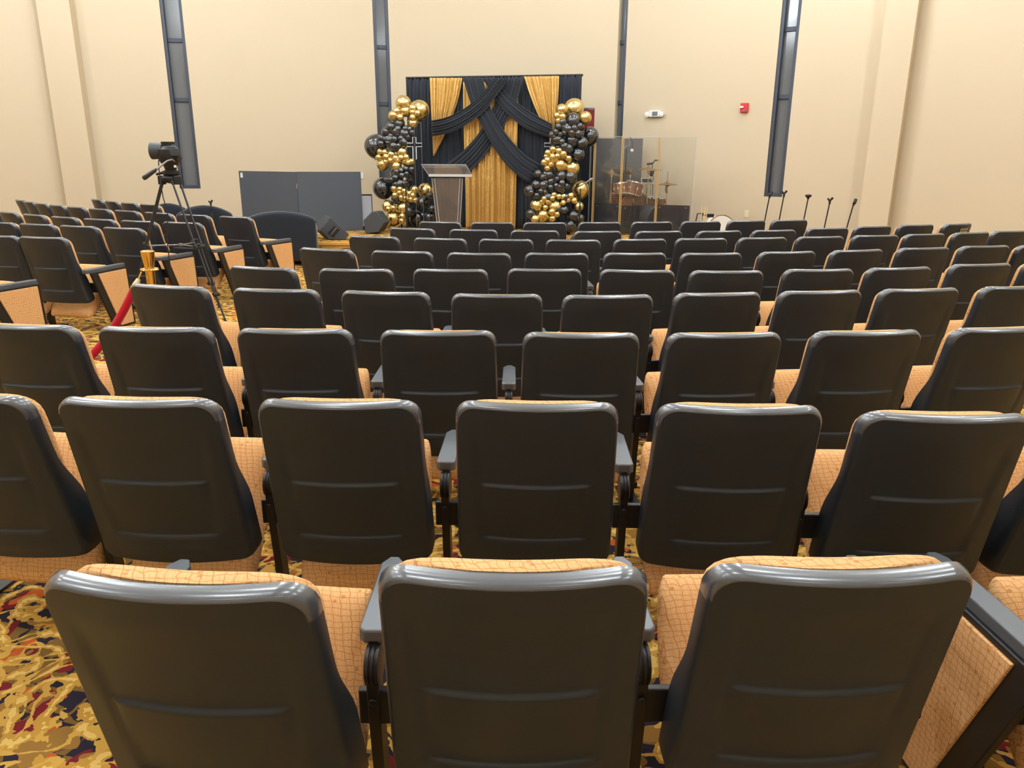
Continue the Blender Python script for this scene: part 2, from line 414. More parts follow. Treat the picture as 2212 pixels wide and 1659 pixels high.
# ---------------------------------------------------------------- theatre seat
W = .236
def yS(z): return -.045 + .15*(.86-z)/.59
def sst(a, b, x):
    t = max(0, min(1, (x-a)/(b-a))); return t*t*(3-2*t)
def hw(z):
    r = .052; wz = W+.010*(.86-z)/.59
    if z > .86-r: t = .86-z; return wz-r+math.sqrt(max(0, r*r-(r-t)**2))
    r = .035
    if z < .27+r: t = z-.27; return wz-r+math.sqrt(max(0, r*r-(r-t)**2))
    return wz
def relief(x, z):
    ax = abs(x); o = 0
    xb = .186-.03*(.76-z)/.4
    if z < .80: o += .007*(1-sst(xb-.012, xb+.012, ax))*sst(.80, .70, z)*sst(.345, .36, z) if z < .8 else 0
    m_ = 1-sst(.150, .168, ax)
    for zt, zb in ((.582, .41), (.381, .30)):
        if zb < z <= zt: o -= .010*m_*(z-zb)/(zt-zb)
        elif zt < z < zt+.012: o -= .010*m_*(1-sst(zt, zt+.012, z))
    return o
def make_back():
    zs = [.27, .2725, .279, .29, .305, .33, .35, .36, .377, .381, .384, .388, .392, .396, .41, .44, .48, .52, .56, .574, .582, .585, .589, .593, .597, .61, .64, .68, .72, .76, .79, .80, .815, .83, .842, .851, .857, .86]
    us = [-1, -.985, -.95, -.88, -.82, -.77, -.72, -.67, -.6, -.4, -.2, 0, .2, .4, .6, .67, .72, .77, .82, .88, .95, .985, 1]
    nu, nv = len(us), len(zs)
    def bul(x): return -.042*(1-(x/W)**2)
    def T(x, z):
        e = .052*sst(.66, .47, z)*sst(.262, .31, z)
        return .041+e*sst(.80, .95, abs(x)/W)
    vs = []
    def inset(z): return .27+(z-.27)*(1-.010/.59*1)+.005
    for z in zs:                                     # rear face
        for u in us:
            zz = .565+(z-.565)*.958; x = u*(hw(z)-.010)
            vs.append((x, yS(zz)+bul(x)+relief(x, zz), zz))
    for z in zs:                                     # front face
        for u in us:
            x = u*hw(z)
            vs.append((x, yS(z)+bul(x)+T(x, z), z))
    fs = []
    for b, fl in ((0, 0), (nu*nv, 1)):
        for j in range(nv-1):
            for i in range(nu-1):
                q = (b+j*nu+i, b+j*nu+i+1, b+(j+1)*nu+i+1, b+(j+1)*nu+i); fs.append(q if not fl else q[::-1])
    loop = [i for i in range(nu)]+[j*nu+nu-1 for j in range(1, nv)]+[(nv-1)*nu+i for i in range(nu-2, -1, -1)]+[j*nu for j in range(nv-2, 0, -1)]
    n = len(loop); base = len(vs); nface = len(fs)
    for k in loop:                                   # chamfer ring
        j, i = divmod(k, nu); z = zs[j]; x = us[i]*hw(z)
        xi = us[i]*(hw(z)-.0035); zi = .565+(z-.565)*.984
        vs.append((xi, yS(z)+bul(x)+.007, zi))
    baseM = len(vs)
    for k in loop:
        j, i = divmod(k, nu); z = zs[j]; x = us[i]*hw(z)
        vs.append((x, yS(z)+bul(x)+.026, z))
    base2 = len(vs)
    for k in loop:
        j, i = divmod(k, nu); z = zs[j]; x = us[i]*hw(z)
        vs.append((x, yS(z)+bul(x)+T(x, z)-.004, z))
    for q in range(n):
        r = (q+1) % n
        fs.append((loop[q], loop[r], base+r, base+q)); fs.append((base+q, base+r, baseM+r, baseM+q)); fs.append((baseM+q, baseM+r, base2+r, base2+q))
        fs.append((base2+q, base2+r, loop[r]+nu*nv, loop[q]+nu*nv))
    mb = MB(); mb.add(vs, fs)
    for k in range(nface, len(fs)):
        if sum(vs[i][2] for i in fs[k])/len(fs[k]) > .79: mb.m[k] = 1
    return mb
def sup(n, a, b, e=3.2):
    out = []
    for i in range(n):
        t = 2*PI*i/n; c, s = math.cos(t), math.sin(t)
        out.append((a*math.copysign(abs(c)**(2/e), c), b*math.copysign(abs(s)**(2/e), s)))
    return out
def make_cushion():
    mb = MB(); loops = []
    K = 20
    for k in range(K+1):
        t = k/K; z = .44+(.850-.44)*(.5-.5*math.cos(PI*t))
        e = min(1, math.sqrt(max(0, 1-((z-.645)/.2055)**8)))
        rr = .06; zz = .850-z; wd = (W-.010) if zz > rr else (W-.010-rr+math.sqrt(max(0, rr*rr-(rr-zz)**2)))
        l = []
        for (x, d) in sup(28, wd*(.93+.07*e), .046*max(.45, e)):
            if d > 0: d *= 1-.3*min(1, abs(x)/W)**5
            l.append((x, yS(z)+.041+.038-.042*(1-(x/W)**2)+d-.010*min(1, abs(x)/W)**5, z))
        loops.append(l)
    mb.loft(loops); return mb
def make_seat():
    mb = MB(); P0 = Vector((0, .15, .135)); P1 = Vector((0, .45, .563)); a = (P1-P0); L = a.length; a.normalize(); nrm = Vector((0, a.z, -a.y))
    loops = []; K = 18
    for k in range(K+1):
        t = .5-.5*math.cos(PI*k/K); e = math.sqrt(max(0, 1-abs(2*t-1)**5)); bow = .03*(1-(2*t-1)**2)
        l = []
        for (x, d) in sup(28, .212*(.9+.1*e), .066*max(.12, e), 3.6):
            p = P0+a*(L*t)+nrm*(d+bow); l.append((x, p.y, p.z))
        loops.append(l)
    mb.loft(loops); return mb
def make_arm(y0=.205, y1=.52):
    mb = MB(); w = .031; r = .012
    def out(w_, s): return [(-w_+s, y0), (w_-s, y0), (w_, y0+s), (w_-.002, y1-.03), (w_-.02, y1), (-w_+.02, y1), (-w_+.002, y1-.03), (-w_, y0+s)]
    loops = []
    for z, q in ((.542, .004), (.546, 0), (.572, 0), (.576, .003)):
        l = [(x*(1-q/w), y+(q if y < .3 else -q), z) for (x, y) in out(w, r)]
        loops.append(l)
    mb.loft(loops); return mb
def make_hinge():
    mb = MB(); M = Matrix.Rotation(PI/2, 3, 'Y')
    mb.lathe([(.036, -.0165), (.043, -.014), (.045, -.006), (.0425, -.004), (.0425, -.0025), (.045, -.001), (.045, .004), (.0425, .0055), (.0425, .007), (.045, .0085), (.043, .014), (.036, .0165)], 28, (0, .20, .498), M)
    mb.box((0, .225, .54), (.02, .04, .02)); return mb
def make_leg():
    mb = MB()
    q0 = [(-.0125, .165), (.0125, .165), (.0125, .225), (-.0125, .225)]
    mb.loft([[(x, y, .51) for x, y in q0], [(x, y+.01, .38) for x, y in q0], [(x, y+.06, .01) for x, y in q0]])
    mb.box((0, .27, .006), (.075, .26, .012)); mb.box((0, .24, .09), (.05, .05, .03))
    M = Matrix.Rotation(PI/2, 3, 'X')
    mb.lathe([(.008, 0), (.008, .004)], 12, (0, .166, .43), M); return mb
def make_bracket():
    mb = MB()
    mb.box((0, .195, .40), (.13, .02, .085)); return mb
def make_panel(s):
    """aisle end panel: dark frame with an upholstered inset on its outer side"""
    mb = MB(); x = s*.018
    mb.prism([(.085, .545), (.545, .545), (.565, .01), (.30, .01)], 'x', min(x, x+s*.022), max(x, x+s*.022))
    fr = mb
    mb2 = MB(); mb2.prism([(.165, .528), (.520, .528), (.536, .03), (.365, .03)], 'x', min(x+s*.018, x+s*.03), max(x+s*.018, x+s*.03))
    return fr, mb2
ARM = make_arm().build('armrest', arm_m, angle=30, bevel=.002)
ARM2 = make_arm(.05, .555).build('armrest', arm_m, angle=30, bevel=.002)
HNG = make_hinge().build('hinge_cover', steel_black, angle=30)
LEG = make_leg().build('leg', steel_black, bevel=.003)
BRK = make_bracket().build('bracket', steel_black, bevel=.004)
PNL = {}; INS = {}
for s in (-1, 1):
    f_, i_ = make_panel(s); PNL[s] = f_.build('end_panel', steel_black, bevel=.003); INS[s] = i_.build('fabric_inset', tan_side, PNL[s], bevel=.004, seg=3)
HIDE = []
def side_set(t, s, panel=False):
    for o in ((ARM2, BRK) if panel else (ARM, HNG, LEG, BRK)):
        c = o.copy(); C.objects.link(c); c.parent = t; c.location = (s*.293, 0, 0)
        if o is BRK: c.location = (s*.262, 0, 0)
    if panel:
        c = PNL[s].copy(); C.objects.link(c); c.parent = t; c.location = (s*.293, 0, 0)
        d = INS[s].copy(); C.objects.link(d); d.parent = c
SHELL = make_back().build('back_shell', [plastic, rim_m], angle=75)
CUSH = make_cushion().build('back_cushion', tan, angle=80)
SEAT = make_seat().build('seat_cushion', tan, angle=80)
def place_seat(x, y, yaw, label, group, left=True, right=False, pl_=0):
    t = thing('theater_seat', label, 'chair', (x, y, 0), yaw, group)
    for o in (SHELL, CUSH, SEAT):
        c = o.copy(); C.objects.link(c); c.parent = t
    if left: side_set(t, -1, pl_ == -1)
    if right: side_set(t, 1, pl_ == 1)
    return t
ROWS = dict(
A=[(93,1218,695,1243),(820,1208,1397,1208),(1512,1199,2111,1205)],
B=[(126,850,481,857),(558,854,910,859),(988,861,1333,865),(1418,862,1769,866),(1858,884,2215,886)],
C=[(-66,692,178,702),(210,702,463,705),(511,706,764,707),(823,709,1070,709.5),(1133,715,1380,717.5),(1439,717,1690,714.6),(1748,713,1992,708.6),(2041,707,2280,700)],
D=[(279,608,459,620),(501,620,691,624),(738,624.5,930,629),(977,632,1170,633.6),(1218,638,1411,636),(1450,630,1644,627),(1676,627,1865,624),(1893,623,2074,619),(2099,618,2290,613)],
E=[(495,568.6,647,581),(690,578.5,847,581),(894.6,579,1052,581),(1097.6,577,1255,578),(1298,579,1456,582.6),(1494.7,585,1652,585),(1685,578,1840,577.5),(1877,580,2020.7,577),(2041,567.6,2174,565),(2202,565,2335,562)],
F=[(643.6,531.4,772,540),(803,539,935.7,543),(968,545,1101,547),(1136,544.4,1269.4,545.5),(1304,544,1437.7,544.6),(1473,546.4,1604,546),(1635,543,1761,540.5),(1791,540.5,1910,537),(1937.5,534.5,2048,532.7),(2066,529.6,2172.8,528),(2191.7,529,2300,527)],
G=[(753,507,866,511.5),(894,512.4,1008,515.7),(1036,514,1151.5,516),(1181.7,517,1297.5,518.8),(1324.6,515,1438.6,514),(1459,514,1571.5,514),(1590.5,512.4,1700,511),(1719.6,510.6,1823.6,509.7),(1840,507,1937.5,506.6),(1950,505.6,2041.5,503),(2052.5,502.5,2135.7,499),(2143,498,2221,497)],
H=[(842,490,942,494),(972,494.4,1074,495.6),(1104.5,496.5,1206.5,497),(1240.5,499.4,1341,498),(1371.6,499,1473,497.4),(1503.7,498,1600.5,496.7),(1628.5,497.6,1722.5,497),(1740.4,491,1827.6,490.7),(1842.6,488.4,1924.9,487),(1935.7,485,2013.8,483.5),(2030.8,484.4,2097.7,480)],
I=[(906.7,476.8,996,479.5),(1017.7,479.5,1109.4,480),(1132.4,479.5,1222.4,480),(1249.5,479,1340,479),(1364,478.6,1451.6,478.3),(1472,477.5,1556,477),(1569.7,476,1652.4,475),(1664.5,475,1744,473.6)],
LB=[(-52,506,39,508.6),(47,509,145,512)],
LC=[(-40,477,42,480.6),(46,482,123,484),(129,485,215,488),(221.5,489.6,316,492)],
LD=[(-43,450,-1,454),(5,455,48,459),(54,460,108,464),(113,465,176,469),(179,471,252,474),(260,476,335,480),(356,476.4,440,478.8)],
LE=[(39,429,58,432),(57,435,82,437),(80,438,108,440),(110,439,139,443),(143,446,187,449),(196,447.5,244,450),(248.6,452,309,455),(313,457.6,374,459.4),(388.6,463,459,465),(470,465.6,547.7,467.4)],
LF=[(202.5,427.6,226,432),(226,433,260,436),(265,435.7,304,438),(305.6,440,345,442)],
)
ORD = ['zeroth', 'first', 'second', 'third', 'fourth', 'fifth', 'sixth', 'seventh', 'eighth', 'ninth', 'tenth', 'eleventh', 'twelfth']
RNAME = dict(A='nearest row', B='second nearest row', C='third nearest row', D='fourth nearest row', E='fifth nearest row', F='sixth nearest row', G='seventh nearest row', H='eighth nearest row', I='front row by the stage',
             LB='second nearest row', LC='third nearest row', LD='fourth nearest row', LE='fifth nearest row', LF='farthest row')
SEATPOS = {}
def REG(pts):
    # even out noisy far readings: quadratic fit of x and y against the seat number
    n = len(pts)
    for c in (0, 1):
        S = [[sum(i**(a+b) for i in range(n)) for b in range(3)] for a in range(3)]
        T = [sum(pts[i][c]*i**a for i in range(n)) for a in range(3)]
        k = Matrix(S).inverted() @ Vector(T)
        for i in range(n): pts[i][c] = k[0]+k[1]*i+k[2]*i*i
    for i in range(n):
        a, b = pts[max(0, i-1)], pts[min(n-1, i+1)]
        pts[i][3] = .3*pts[i][3]+.7*math.atan2(b[1]-a[1], b[0]-a[0])
for rk, lst in ROWS.items():
    pts = []
    for (a, b, c, d) in lst:
        L_ = atz(a, b, .86); R_ = atz(c, d, .86); m_ = (L_+R_)/2
        pts.append([m_.x, m_.y, math.atan2(R_.y-L_.y, R_.x-L_.x)])
    n = len(pts)
    for i, p in enumerate(pts):
        q0 = pts[max(0, i-2)]; q1 = pts[min(n-1, i+2)]
        if n > 1: tang = math.atan2(q1[1]-q0[1], q1[0]-q0[0])
        w_ = .6 if len(rk) == 1 else .45
        p.append(max(-.9,min(.9,w_*p[2]+(1-w_)*tang)))
    if len(rk)==2 and n>3: REG(pts)
    elif n>4:
        oy=[p[1] for p in pts]
        for i in range(1,n-1): pts[i][1]=.6*oy[i]+.2*(oy[i-1]+oy[i+1])
    if rk == 'A': pts[0][3] = math.radians(-5); pts[1][3] = 0; pts[2][3] = math.radians(1.5)
    blk = 'left block' if rk[0] == 'L' and len(rk) == 2 else 'centre block'
    for i, (x, y, _, yaw) in enumerate(pts):
        last = i == n-1
        side = 'right' if (last and blk == 'left block') else 'left'
        lab = 'tan theater seat, %s from left in the %s, %s' % (ORD[i+1], RNAME[rk], blk)
        right = (blk == 'left block' and last and rk != 'LF') or (rk in 'AHI' and last)
        t = place_seat(x, y, yaw, lab, 'theater seats in the %s' % blk, True, right, 1 if (blk == 'left block' and last and rk != 'LF') else 0)
        SEATPOS[rk, i] = t
place_seat(-1.63, 2.17, math.radians(-7), 'tan theater seat cut by the left frame edge, second nearest row, centre block', 'theater seats in the centre block')
place_seat(1.775, 2.10, math.radians(8), 'tan theater seat cut by the right frame edge, second nearest row, centre block', 'theater seats in the centre block')
place_seat(1.385, 1.22, math.radians(2.5), 'tan theater seat behind the upholstered end panel at the lower right corner', 'theater seats in the centre block', True, True, -1)
Fp = atz(80, 604, .576); Np = atz(0, 617, .576); dd = (Fp-Np); ya = math.atan2(-dd.x, dd.y)
O_ = Fp - Matrix.Rotation(ya, 3, 'Z') @ Vector((.32, .54, 0))
place_seat(O_.x, O_.y, ya, 'tan theater seat at the left frame edge showing its end panel, nearest left block seat', 'theater seats in the left block', True, True, 1)
for o in (ARM, ARM2, HNG, LEG, BRK, SHELL, CUSH, SEAT, INS[1], INS[-1], PNL[1], PNL[-1]): bpy.data.objects.remove(o, do_unlink=True)
# reserved plaque on the back of one far right seat
t = SEATPOS['H', 10]
mb = MB(); mb.box((0, 0, 0), (.125, .004, .042))
o = mb.build('reserved_plaque', plaque, t, bevel=.001); o.location = (.045, yS(.785)-.050, .785); o.rotation_euler = (math.radians(14), 0, 0)
o['label'] = 'small pale plaque reading RESERVED'
cu = bpy.data.curves.new('reserved_text', 'FONT'); cu.body = 'RESERVED'; cu.size = .026; cu.extrude = .0008; cu.align_x = 'CENTER'; cu.align_y = 'CENTER'
tmp = bpy.data.objects.new('tmp', cu); C.objects.link(tmp); bpy.context.view_layer.update()
me_ = bpy.data.meshes.new_from_object(tmp.evaluated_get(bpy.context.evaluated_depsgraph_get())); bpy.data.objects.remove(tmp)
to = bpy.data.objects.new('lettering', me_); C.objects.link(to); to.data.materials.clear(); to.data.materials.append(ink)
to.parent = o; to.location = (0, -.003, 0); to.rotation_euler = (PI/2, 0, 0)
# ================================================================ backdrop
bL = atY(880, 168, 14.45); bR = atY(1255, 162, 13.75)
bA = Vector((bL.x, bL.y)); bD = (Vector((bR.x, bR.y))-bA).normalized(); bN = Vector((bD.y, -bD.x))
if bN.y > 0: bN = -bN
BROT = math.atan2(bD.y, bD.x)
def crop6(u, v, off):
    return hit(860+u/4.739, 150+v/4.739, bA, bD, off)
backdrop = thing('stage_backdrop', 'black and gold draped stage backdrop with crossed swags on the low stage', 'backdrop', (bA.x, bA.y, ZS), 0)
backdrop_inv = Matrix.Translation(-Vector((bA.x, bA.y, ZS)))
def bp_build(mb, name, m, label=None, **kw):
    mb.v = [tuple(Vector(v)-Vector((bA.x, bA.y, ZS))) for v in mb.v]
    o = mb.build(name, m, backdrop, **kw)
    if label: o['label'] = label
    return o
def poly_at(pts, t):
    """point at fraction t along a polyline"""
    P_ = [Vector(p) for p in pts]; L = [0]
    for a, b in zip(P_, P_[1:]): L.append(L[-1]+(b-a).length)
    s = t*L[-1]
    for i in range(len(P_)-1):
        if s <= L[i+1]+1e-9: return P_[i].lerp(P_[i+1], (s-L[i])/max(1e-9, L[i+1]-L[i]))
    return P_[-1]
def smooth(pts, k=3):
    for _ in range(k):
        q = [pts[0]]
        for a, b in zip(pts, pts[1:]): q += [(a[0]*.75+b[0]*.25, a[1]*.75+b[1]*.25), (a[0]*.25+b[0]*.75, a[1]*.25+b[1]*.75)]
        q.append(pts[-1]); pts = q
    return pts
bn3 = Vector((bN.x, bN.y, 0))
def cloth(name, e0, e1, off, folds, amp, m, nu=90, nv=26, label=None, sm=True, bulge=0, seed=0, bot=None):
    if sm: e0, e1 = smooth(e0), smooth(e1)
    rnd = random.Random(seed); ph = [rnd.uniform(-.5, .5) for _ in range(6)]
    def fn(u, v):
        a = poly_at(e0, v); b = poly_at(e1, v); p = a.lerp(b, u)
        P3 = crop6(p.x, p.y, off)
        if bot is not None and P3.z < bot: P3.z = bot
        w = math.sin(2*PI*folds*(u+.012*math.sin(5*v+ph[0]))+ph[1])*.6+math.sin(2*PI*folds*.53*u+ph[2]+1.5*v)*.4
        return P3+bn3*(amp*(w+.2*math.sin(2*PI*folds*2.3*u+ph[3]))+bulge*math.sin(PI*u))
    mb = MB().grid(nu, nv, fn); return bp_build(mb, name, m, label, solid=.004, angle=180)
cloth('black_drape', [(92, 85), (90, 800), (90, 1660)], [(1868, 55), (1868, 800), (1868, 1660)], .03, 46, .022, black_cloth, 420, 10, sm=False, bot=ZS+.01)
cloth('gold_drape', [(668, 130), (672, 600), (690, 1100), (695, 1700)], [(1237, 130), (1230, 600), (1215, 1100), (1200, 1700)], .085, 8, .045, gold_cloth, 200, 30, 'full length centre gold drape', seed=2, bot=ZS+.012)
cloth('gold_drape', [(325, 86), (335, 300), (348, 520), (358, 700), (362, 885)], [(655, 86), (620, 300), (552, 490), (470, 690), (366, 885)], .075, 9, .022, gold_cloth, 120, 26, 'tied back left gold drape', seed=3)
cloth('gold_drape', [(1285, 72), (1350, 270), (1430, 460), (1500, 600), (1560, 720)], [(1645, 66), (1640, 250), (1625, 400), (1600, 550), (1580, 720)], .075, 9, .022, gold_cloth, 120, 26, 'tied back right gold drape', seed=4)
cloth('swag', [(1275, 78), (1235, 290), (1150, 470), (1070, 610), (950, 800), (850, 940), (720, 1065)], [(1095, 90), (1010, 310), (960, 430), (860, 610), (770, 730), (640, 860), (480, 975)], .15, 6, .016, black_cloth, seed=5, bulge=.02)
cloth('swag', [(985, 84), (1080, 215), (1180, 310), (1300, 400), (1430, 480), (1580, 562)], [(860, 84), (985, 285), (1060, 400), (1180, 515), (1300, 605), (1430, 660), (1580, 705)], .185, 6, .016, black_cloth, seed=6, bulge=.02)
cloth('swag', [(870, 84), (900, 250), (960, 430), (1080, 630), (1230, 810), (1330, 900), (1460, 975)], [(662, 84), (740, 350), (860, 590), (970, 790), (1080, 950), (1220, 1090), (1350, 1170)], .22, 6, .016, black_cloth, seed=7, bulge=.02)
cloth('swag', [(985, 88), (880, 240), (740, 360), (600, 450), (470, 500), (345, 522)], [(1140, 88), (1020, 250), (900, 420), (760, 530), (600, 620), (470, 665), (352, 682)], .255, 6, .016, black_cloth, seed=8, bulge=.02)
mb = MB()
t0, t1 = crop6(92, 88, .02), crop6(1868, 58, .02)
mb.tube([t0-Vector((.02, 0, 0)), t1+Vector((.04, 0, 0))], .019)
for p in (t0, t1): mb.tube([(p.x, p.y, ZS+.01), (p.x, p.y, p.z)], .022)
for p in (t0, t1): mb.box((p.x, p.y, ZS+.006), (.45, .45, .012))
bp_build(mb, 'pipe_frame', steel_black)
# ================================================================ balloons
def balloon_mesh():
    mb = MB(); prof = []
    for k in range(17):
        a = PI*k/16; r = math.sin(a); z = -math.cos(a)
        if z < 0: r *= 1-.10*z*z; z *= 1.06
        prof.append((max(r, .002), z))
    prof = [(.05, -1.16), (.03, -1.10), (.035, -1.07)]+prof[1:]
    mb.lathe(prof, 24); return mb
B_ME = {}
for nme, m in (('gold', gold_balloon), ('black', black_balloon)):
    o = balloon_mesh().build('balloon', m, angle=60); B_ME[nme] = o.data; bpy.data.objects.remove(o)
LBAL = {'G': [(505,130,80),(695,210,112),(525,215,62),(385,275,45),(428,222,35),(618,190,38),(615,235,30),(675,248,30),(390,300,33),(467,295,35),(618,300,33),(618,370,52),
(228,705,28),(285,710,30),(362,740,36),(490,715,58),(210,775,30),(245,770,25),(300,765,32),(410,785,34),(477,775,32),(540,775,32),(585,790,25),(347,810,30),(293,828,28),(260,858,66),(440,840,26),(508,838,26),(568,838,28),(605,825,30),(420,880,56),(573,880,22),
(340,1150,25),(395,1150,32),(348,1200,27),(405,1225,30),(465,1155,30),(460,1195,32),(520,1175,30),(640,1165,50),(775,1170,92),(578,1205,30),(480,1255,30),(540,1260,34),(620,1230,28),(600,1275,32),(650,1285,30),(615,1345,27),
(320,1355,62),(350,1320,25),(325,1390,28),(390,1380,32),(510,1375,75),(385,1500,80),(495,1480,35),(487,1535,32),(300,1560,55),(555,1530,25)],
'K': [(450,370,62),(360,410,45),(300,470,42),(365,450,35),(440,435,38),(530,435,33),(580,440,28),(610,480,30),(355,520,35),(430,500,32),(500,490,32),(560,530,35),(240,545,30),(290,560,36),(240,610,32),(400,560,35),(480,550,38),(330,600,36),(390,640,45),(450,640,35),(175,640,132),(520,600,38),
(425,950,35),(480,930,30),(540,910,30),(605,920,32),(490,990,34),(550,970,30),(410,1015,34),(630,990,28),(365,1040,30),(470,1060,28),(530,1090,36),(420,1100,38),(590,1060,28),(265,1142,122),(420,1275,52),(740,1310,62),(820,1235,32),(800,1325,28),(850,1390,38),(685,1500,108),(820,1490,55)]}
RBAL = {'G': [(665,190,112),(520,205,58),(800,300,62),(460,275,30),(525,290,32),(475,335,28),
(415,680,36),(350,720,30),(485,695,32),(535,735,38),(405,765,35),(467,755,27),(335,760,28),(345,805,30),(310,835,34),(600,785,30),(385,860,30),(345,905,30),(500,865,80),(640,905,78),
(740,1155,105),(425,1220,33),(485,1240,28),(540,1245,32),(625,1230,32),(350,1255,28),(305,1270,30),(405,1260,26),(590,1285,28),(355,1300,32),(280,1305,33),(535,1315,28),(665,1290,33),(215,1345,65),(320,1370,28),(440,1365,80),(595,1325,20),(645,1350,20),(725,1360,50),(295,1470,72),(400,1425,36),(460,1455,32),(405,1505,35),(200,1510,42)],
'K': [(650,340,82),(530,355,40),(480,405,35),(425,440,22),(540,410,30),(600,440,40),(665,430,38),(735,405,38),(450,470,30),(495,500,30),(400,505,32),(425,530,28),(455,560,45),(545,480,32),(520,585,32),(640,570,78),(850,520,105),(710,490,40),(550,640,40),(710,735,70),(600,670,50),(760,600,60),
(243,890,25),(235,970,40),(290,940,22),(320,970,26),(290,1010,36),(370,985,38),(510,1000,60),(215,1100,48),(385,1060,34),(457,1035,30),(140,1170,62),(155,1195,28),(330,1080,32),(385,1130,32),(450,1110,30),(520,1080,34),(265,1175,32),(575,1120,32),(320,1190,28),(520,1165,32),(610,1135,22),(220,1230,32),(620,1010,72),
(150,1450,50),(545,1400,55),(660,1470,72),(625,1590,75),(480,1600,60),(740,1500,40)]}
FILL = {('K', 780): [(420, 470, 70), (520, 490, 60), (340, 560, 60), (500, 590, 60), (400, 640, 60), (430, 980, 70), (540, 1000, 70), (470, 1090, 60), (430, 1240, 60), (580, 1420, 60)],
        ('K', 1120): [(560, 430, 70), (470, 560, 60), (640, 480, 60), (420, 1060, 70), (500, 1130, 60), (300, 1110, 60), (350, 1250, 60), (560, 1260, 60), (470, 1390, 55), (330, 1000, 50)],
        ('G', 780): [(300, 780, 55), (430, 810, 60), (540, 820, 50)], ('G', 1120): [(420, 790, 60)]}
def garland(label, ox, oy, lst, Yc, axis):
    base = atY(ox+axis/5.53, 480, Yc)
    t = thing('balloon_garland', label, 'balloon garland', (base.x, Yc, ZS), 0, 'balloon garlands beside the backdrop')
    rnd = random.Random(3)
    mb = MB(); mb.tube([(0, .12, 0), (0, .12, 2.1)], .014); mb.box((0, .12, .006), (.4, .4, .012)); mb.build('support_pole', steel_black, t)
    allb = [(key, b) for key in 'GK' for b in lst[key]+FILL.get((key, ox), [])]
    allb = sorted(allb, key=lambda q: -q[1][2])[:100]          # the hundred largest in view
    if True:
        for key, (u, v, r) in allb:
            R_ = r/5.53*mpp(Yc)*(1.32 if r < 50 else 1.18 if r < 85 else 1.05)
            big = min(1, max(0, (r-30)/60))
            Yb = Yc-.16+(.30 if r > 88 else .12)*big+rnd.uniform(-.02, .02)
            P3 = atY(ox+u/5.53, oy+v/5.53, Yb)
            o = bpy.data.objects.new('balloon', B_ME['gold' if key == 'G' else 'black']); C.objects.link(o); o.parent = t
            R2 = R_*Yb/Yc
            o.location = P3-Vector((base.x, Yc, ZS))
            if o.location.z < R2: o.location.z = R2*.98
            o.scale = (R2, R2, R2); o.rotation_euler = (rnd.uniform(-2.4, -1.2), 0, rnd.uniform(-.6, .6))
            if r > 75: o.rotation_euler = (rnd.uniform(-.5, .5), rnd.uniform(-.4, .4), 0)
            o['label'] = ('metallic gold' if key == 'G' else 'glossy black')+(' large' if r > 75 else '')+' balloon'
    return t
garland('gold and black balloon garland left of the backdrop, beside the acrylic podium', 780, 200, LBAL, 13.6, 470)
garland('gold and black balloon garland right of the backdrop, beside the drum shield', 1120, 200, RBAL, 13.1, 480)
# ================================================================ crosses on slim stands
def cross_stand(label, px, Y, dx2, broken=0):
    b = atY(px, 400, Y); s = mpp(Y)
    t = thing('cross_stand', label, 'cross', (b.x, Y, ZS), 0, 'acrylic cross stands')
    zc = atY(px, 313, Y).z-ZS; zt = atY(px, 296.5, Y).z-ZS; zb = atY(px, 344, Y).z-ZS
    h = 3.6*s; a = 15.8*s
    pts = [(-h, zt), (h, zt), (h, zc+h), (a, zc+h), (a, zc-h), (h, zc-h), (h, zb), (-h, zb), (-h, zc-h), (-a, zc-h), (-a, zc+h), (-h, zc+h)]
    mb = MB(); mb.tube([(x, -.02, z) for x, z in pts], .0062, 8, closed=True); mb.build('cross_outline', white_pl, t)
    top = atY(px, 265, Y).z-ZS
    mb = MB(); mb.tube([(0, 0, .012), (0, 0, zb)], .0035); mb.tube([(dx2*s, .02, .012), (dx2*s, .02, top)], .0035); mb.tube([(0, .02, zb), (0, .02, top), (dx2*s, .02, top)], .003)
    mb.lathe([(.14, 0), (.14, .010), (.012, .016)], 24, (dx2*s/2, 0, 0)); mb.build('slim_stand', metal_grey, t); return t
cross_stand('clear outlined cross on slim stand between left balloons and podium', 898, 13.15, 15)
cross_stand('clear outlined cross on slim stand half hidden by right balloons', 1190, 13.35, 3)
# ================================================================ podium
Yp = 12.85; s = mpp(Yp)
def pp(u, v, Y=Yp): return atY(860+u/7.54, 280+v/7.54, Y)
pc = pp(790, 1500); pod = thing('acrylic_podium', 'clear acrylic podium with slanted top in front of the gold drape', 'podium', (pc.x, Yp, ZS))
def loc(P_): return Vector((P_.x-pc.x, P_.y-Yp, P_.z-ZS))
tl, tr_, fr_, fl_ = loc(pp(378, 582, Yp+.38)), loc(pp(1105, 588, Yp+.38)), loc(pp(1205, 765, Yp)), loc(pp(500, 755, Yp))
mb = MB(); up = Vector((0, 0, .014)); mb.loft([[tl, tr_, fr_, fl_], [tl+up, tr_+up, fr_+up, fl_+up]]); mb.build('slanted_top', acr_pod, pod, smooth=False)
mb = MB(); mb.tube([tl+up, tr_+up, fr_+up, fl_+up], .006, 8, closed=True); mb.build('top_edge', acr_edge, pod)
mb = MB(); mb.box((fl_+fr_)/2+Vector((0, -.01, .012)), ((fr_-fl_).length, .02, .04)); mb.build('book_ledge', acr_edge, pod, bevel=.003)
xl0, xr0 = loc(pp(545, 770)).x, loc(pp(1050, 770)).x; xl1, xr1 = loc(pp(625, 1500)).x, loc(pp(1010, 1500)).x
zt = loc(pp(700, 768)).z-.02; z15 = loc(pp(700, 1500)).z
def xat(z, a, b): return a+(b-a)*(zt-z)/(zt-z15)
zb = .03
mb = MB()
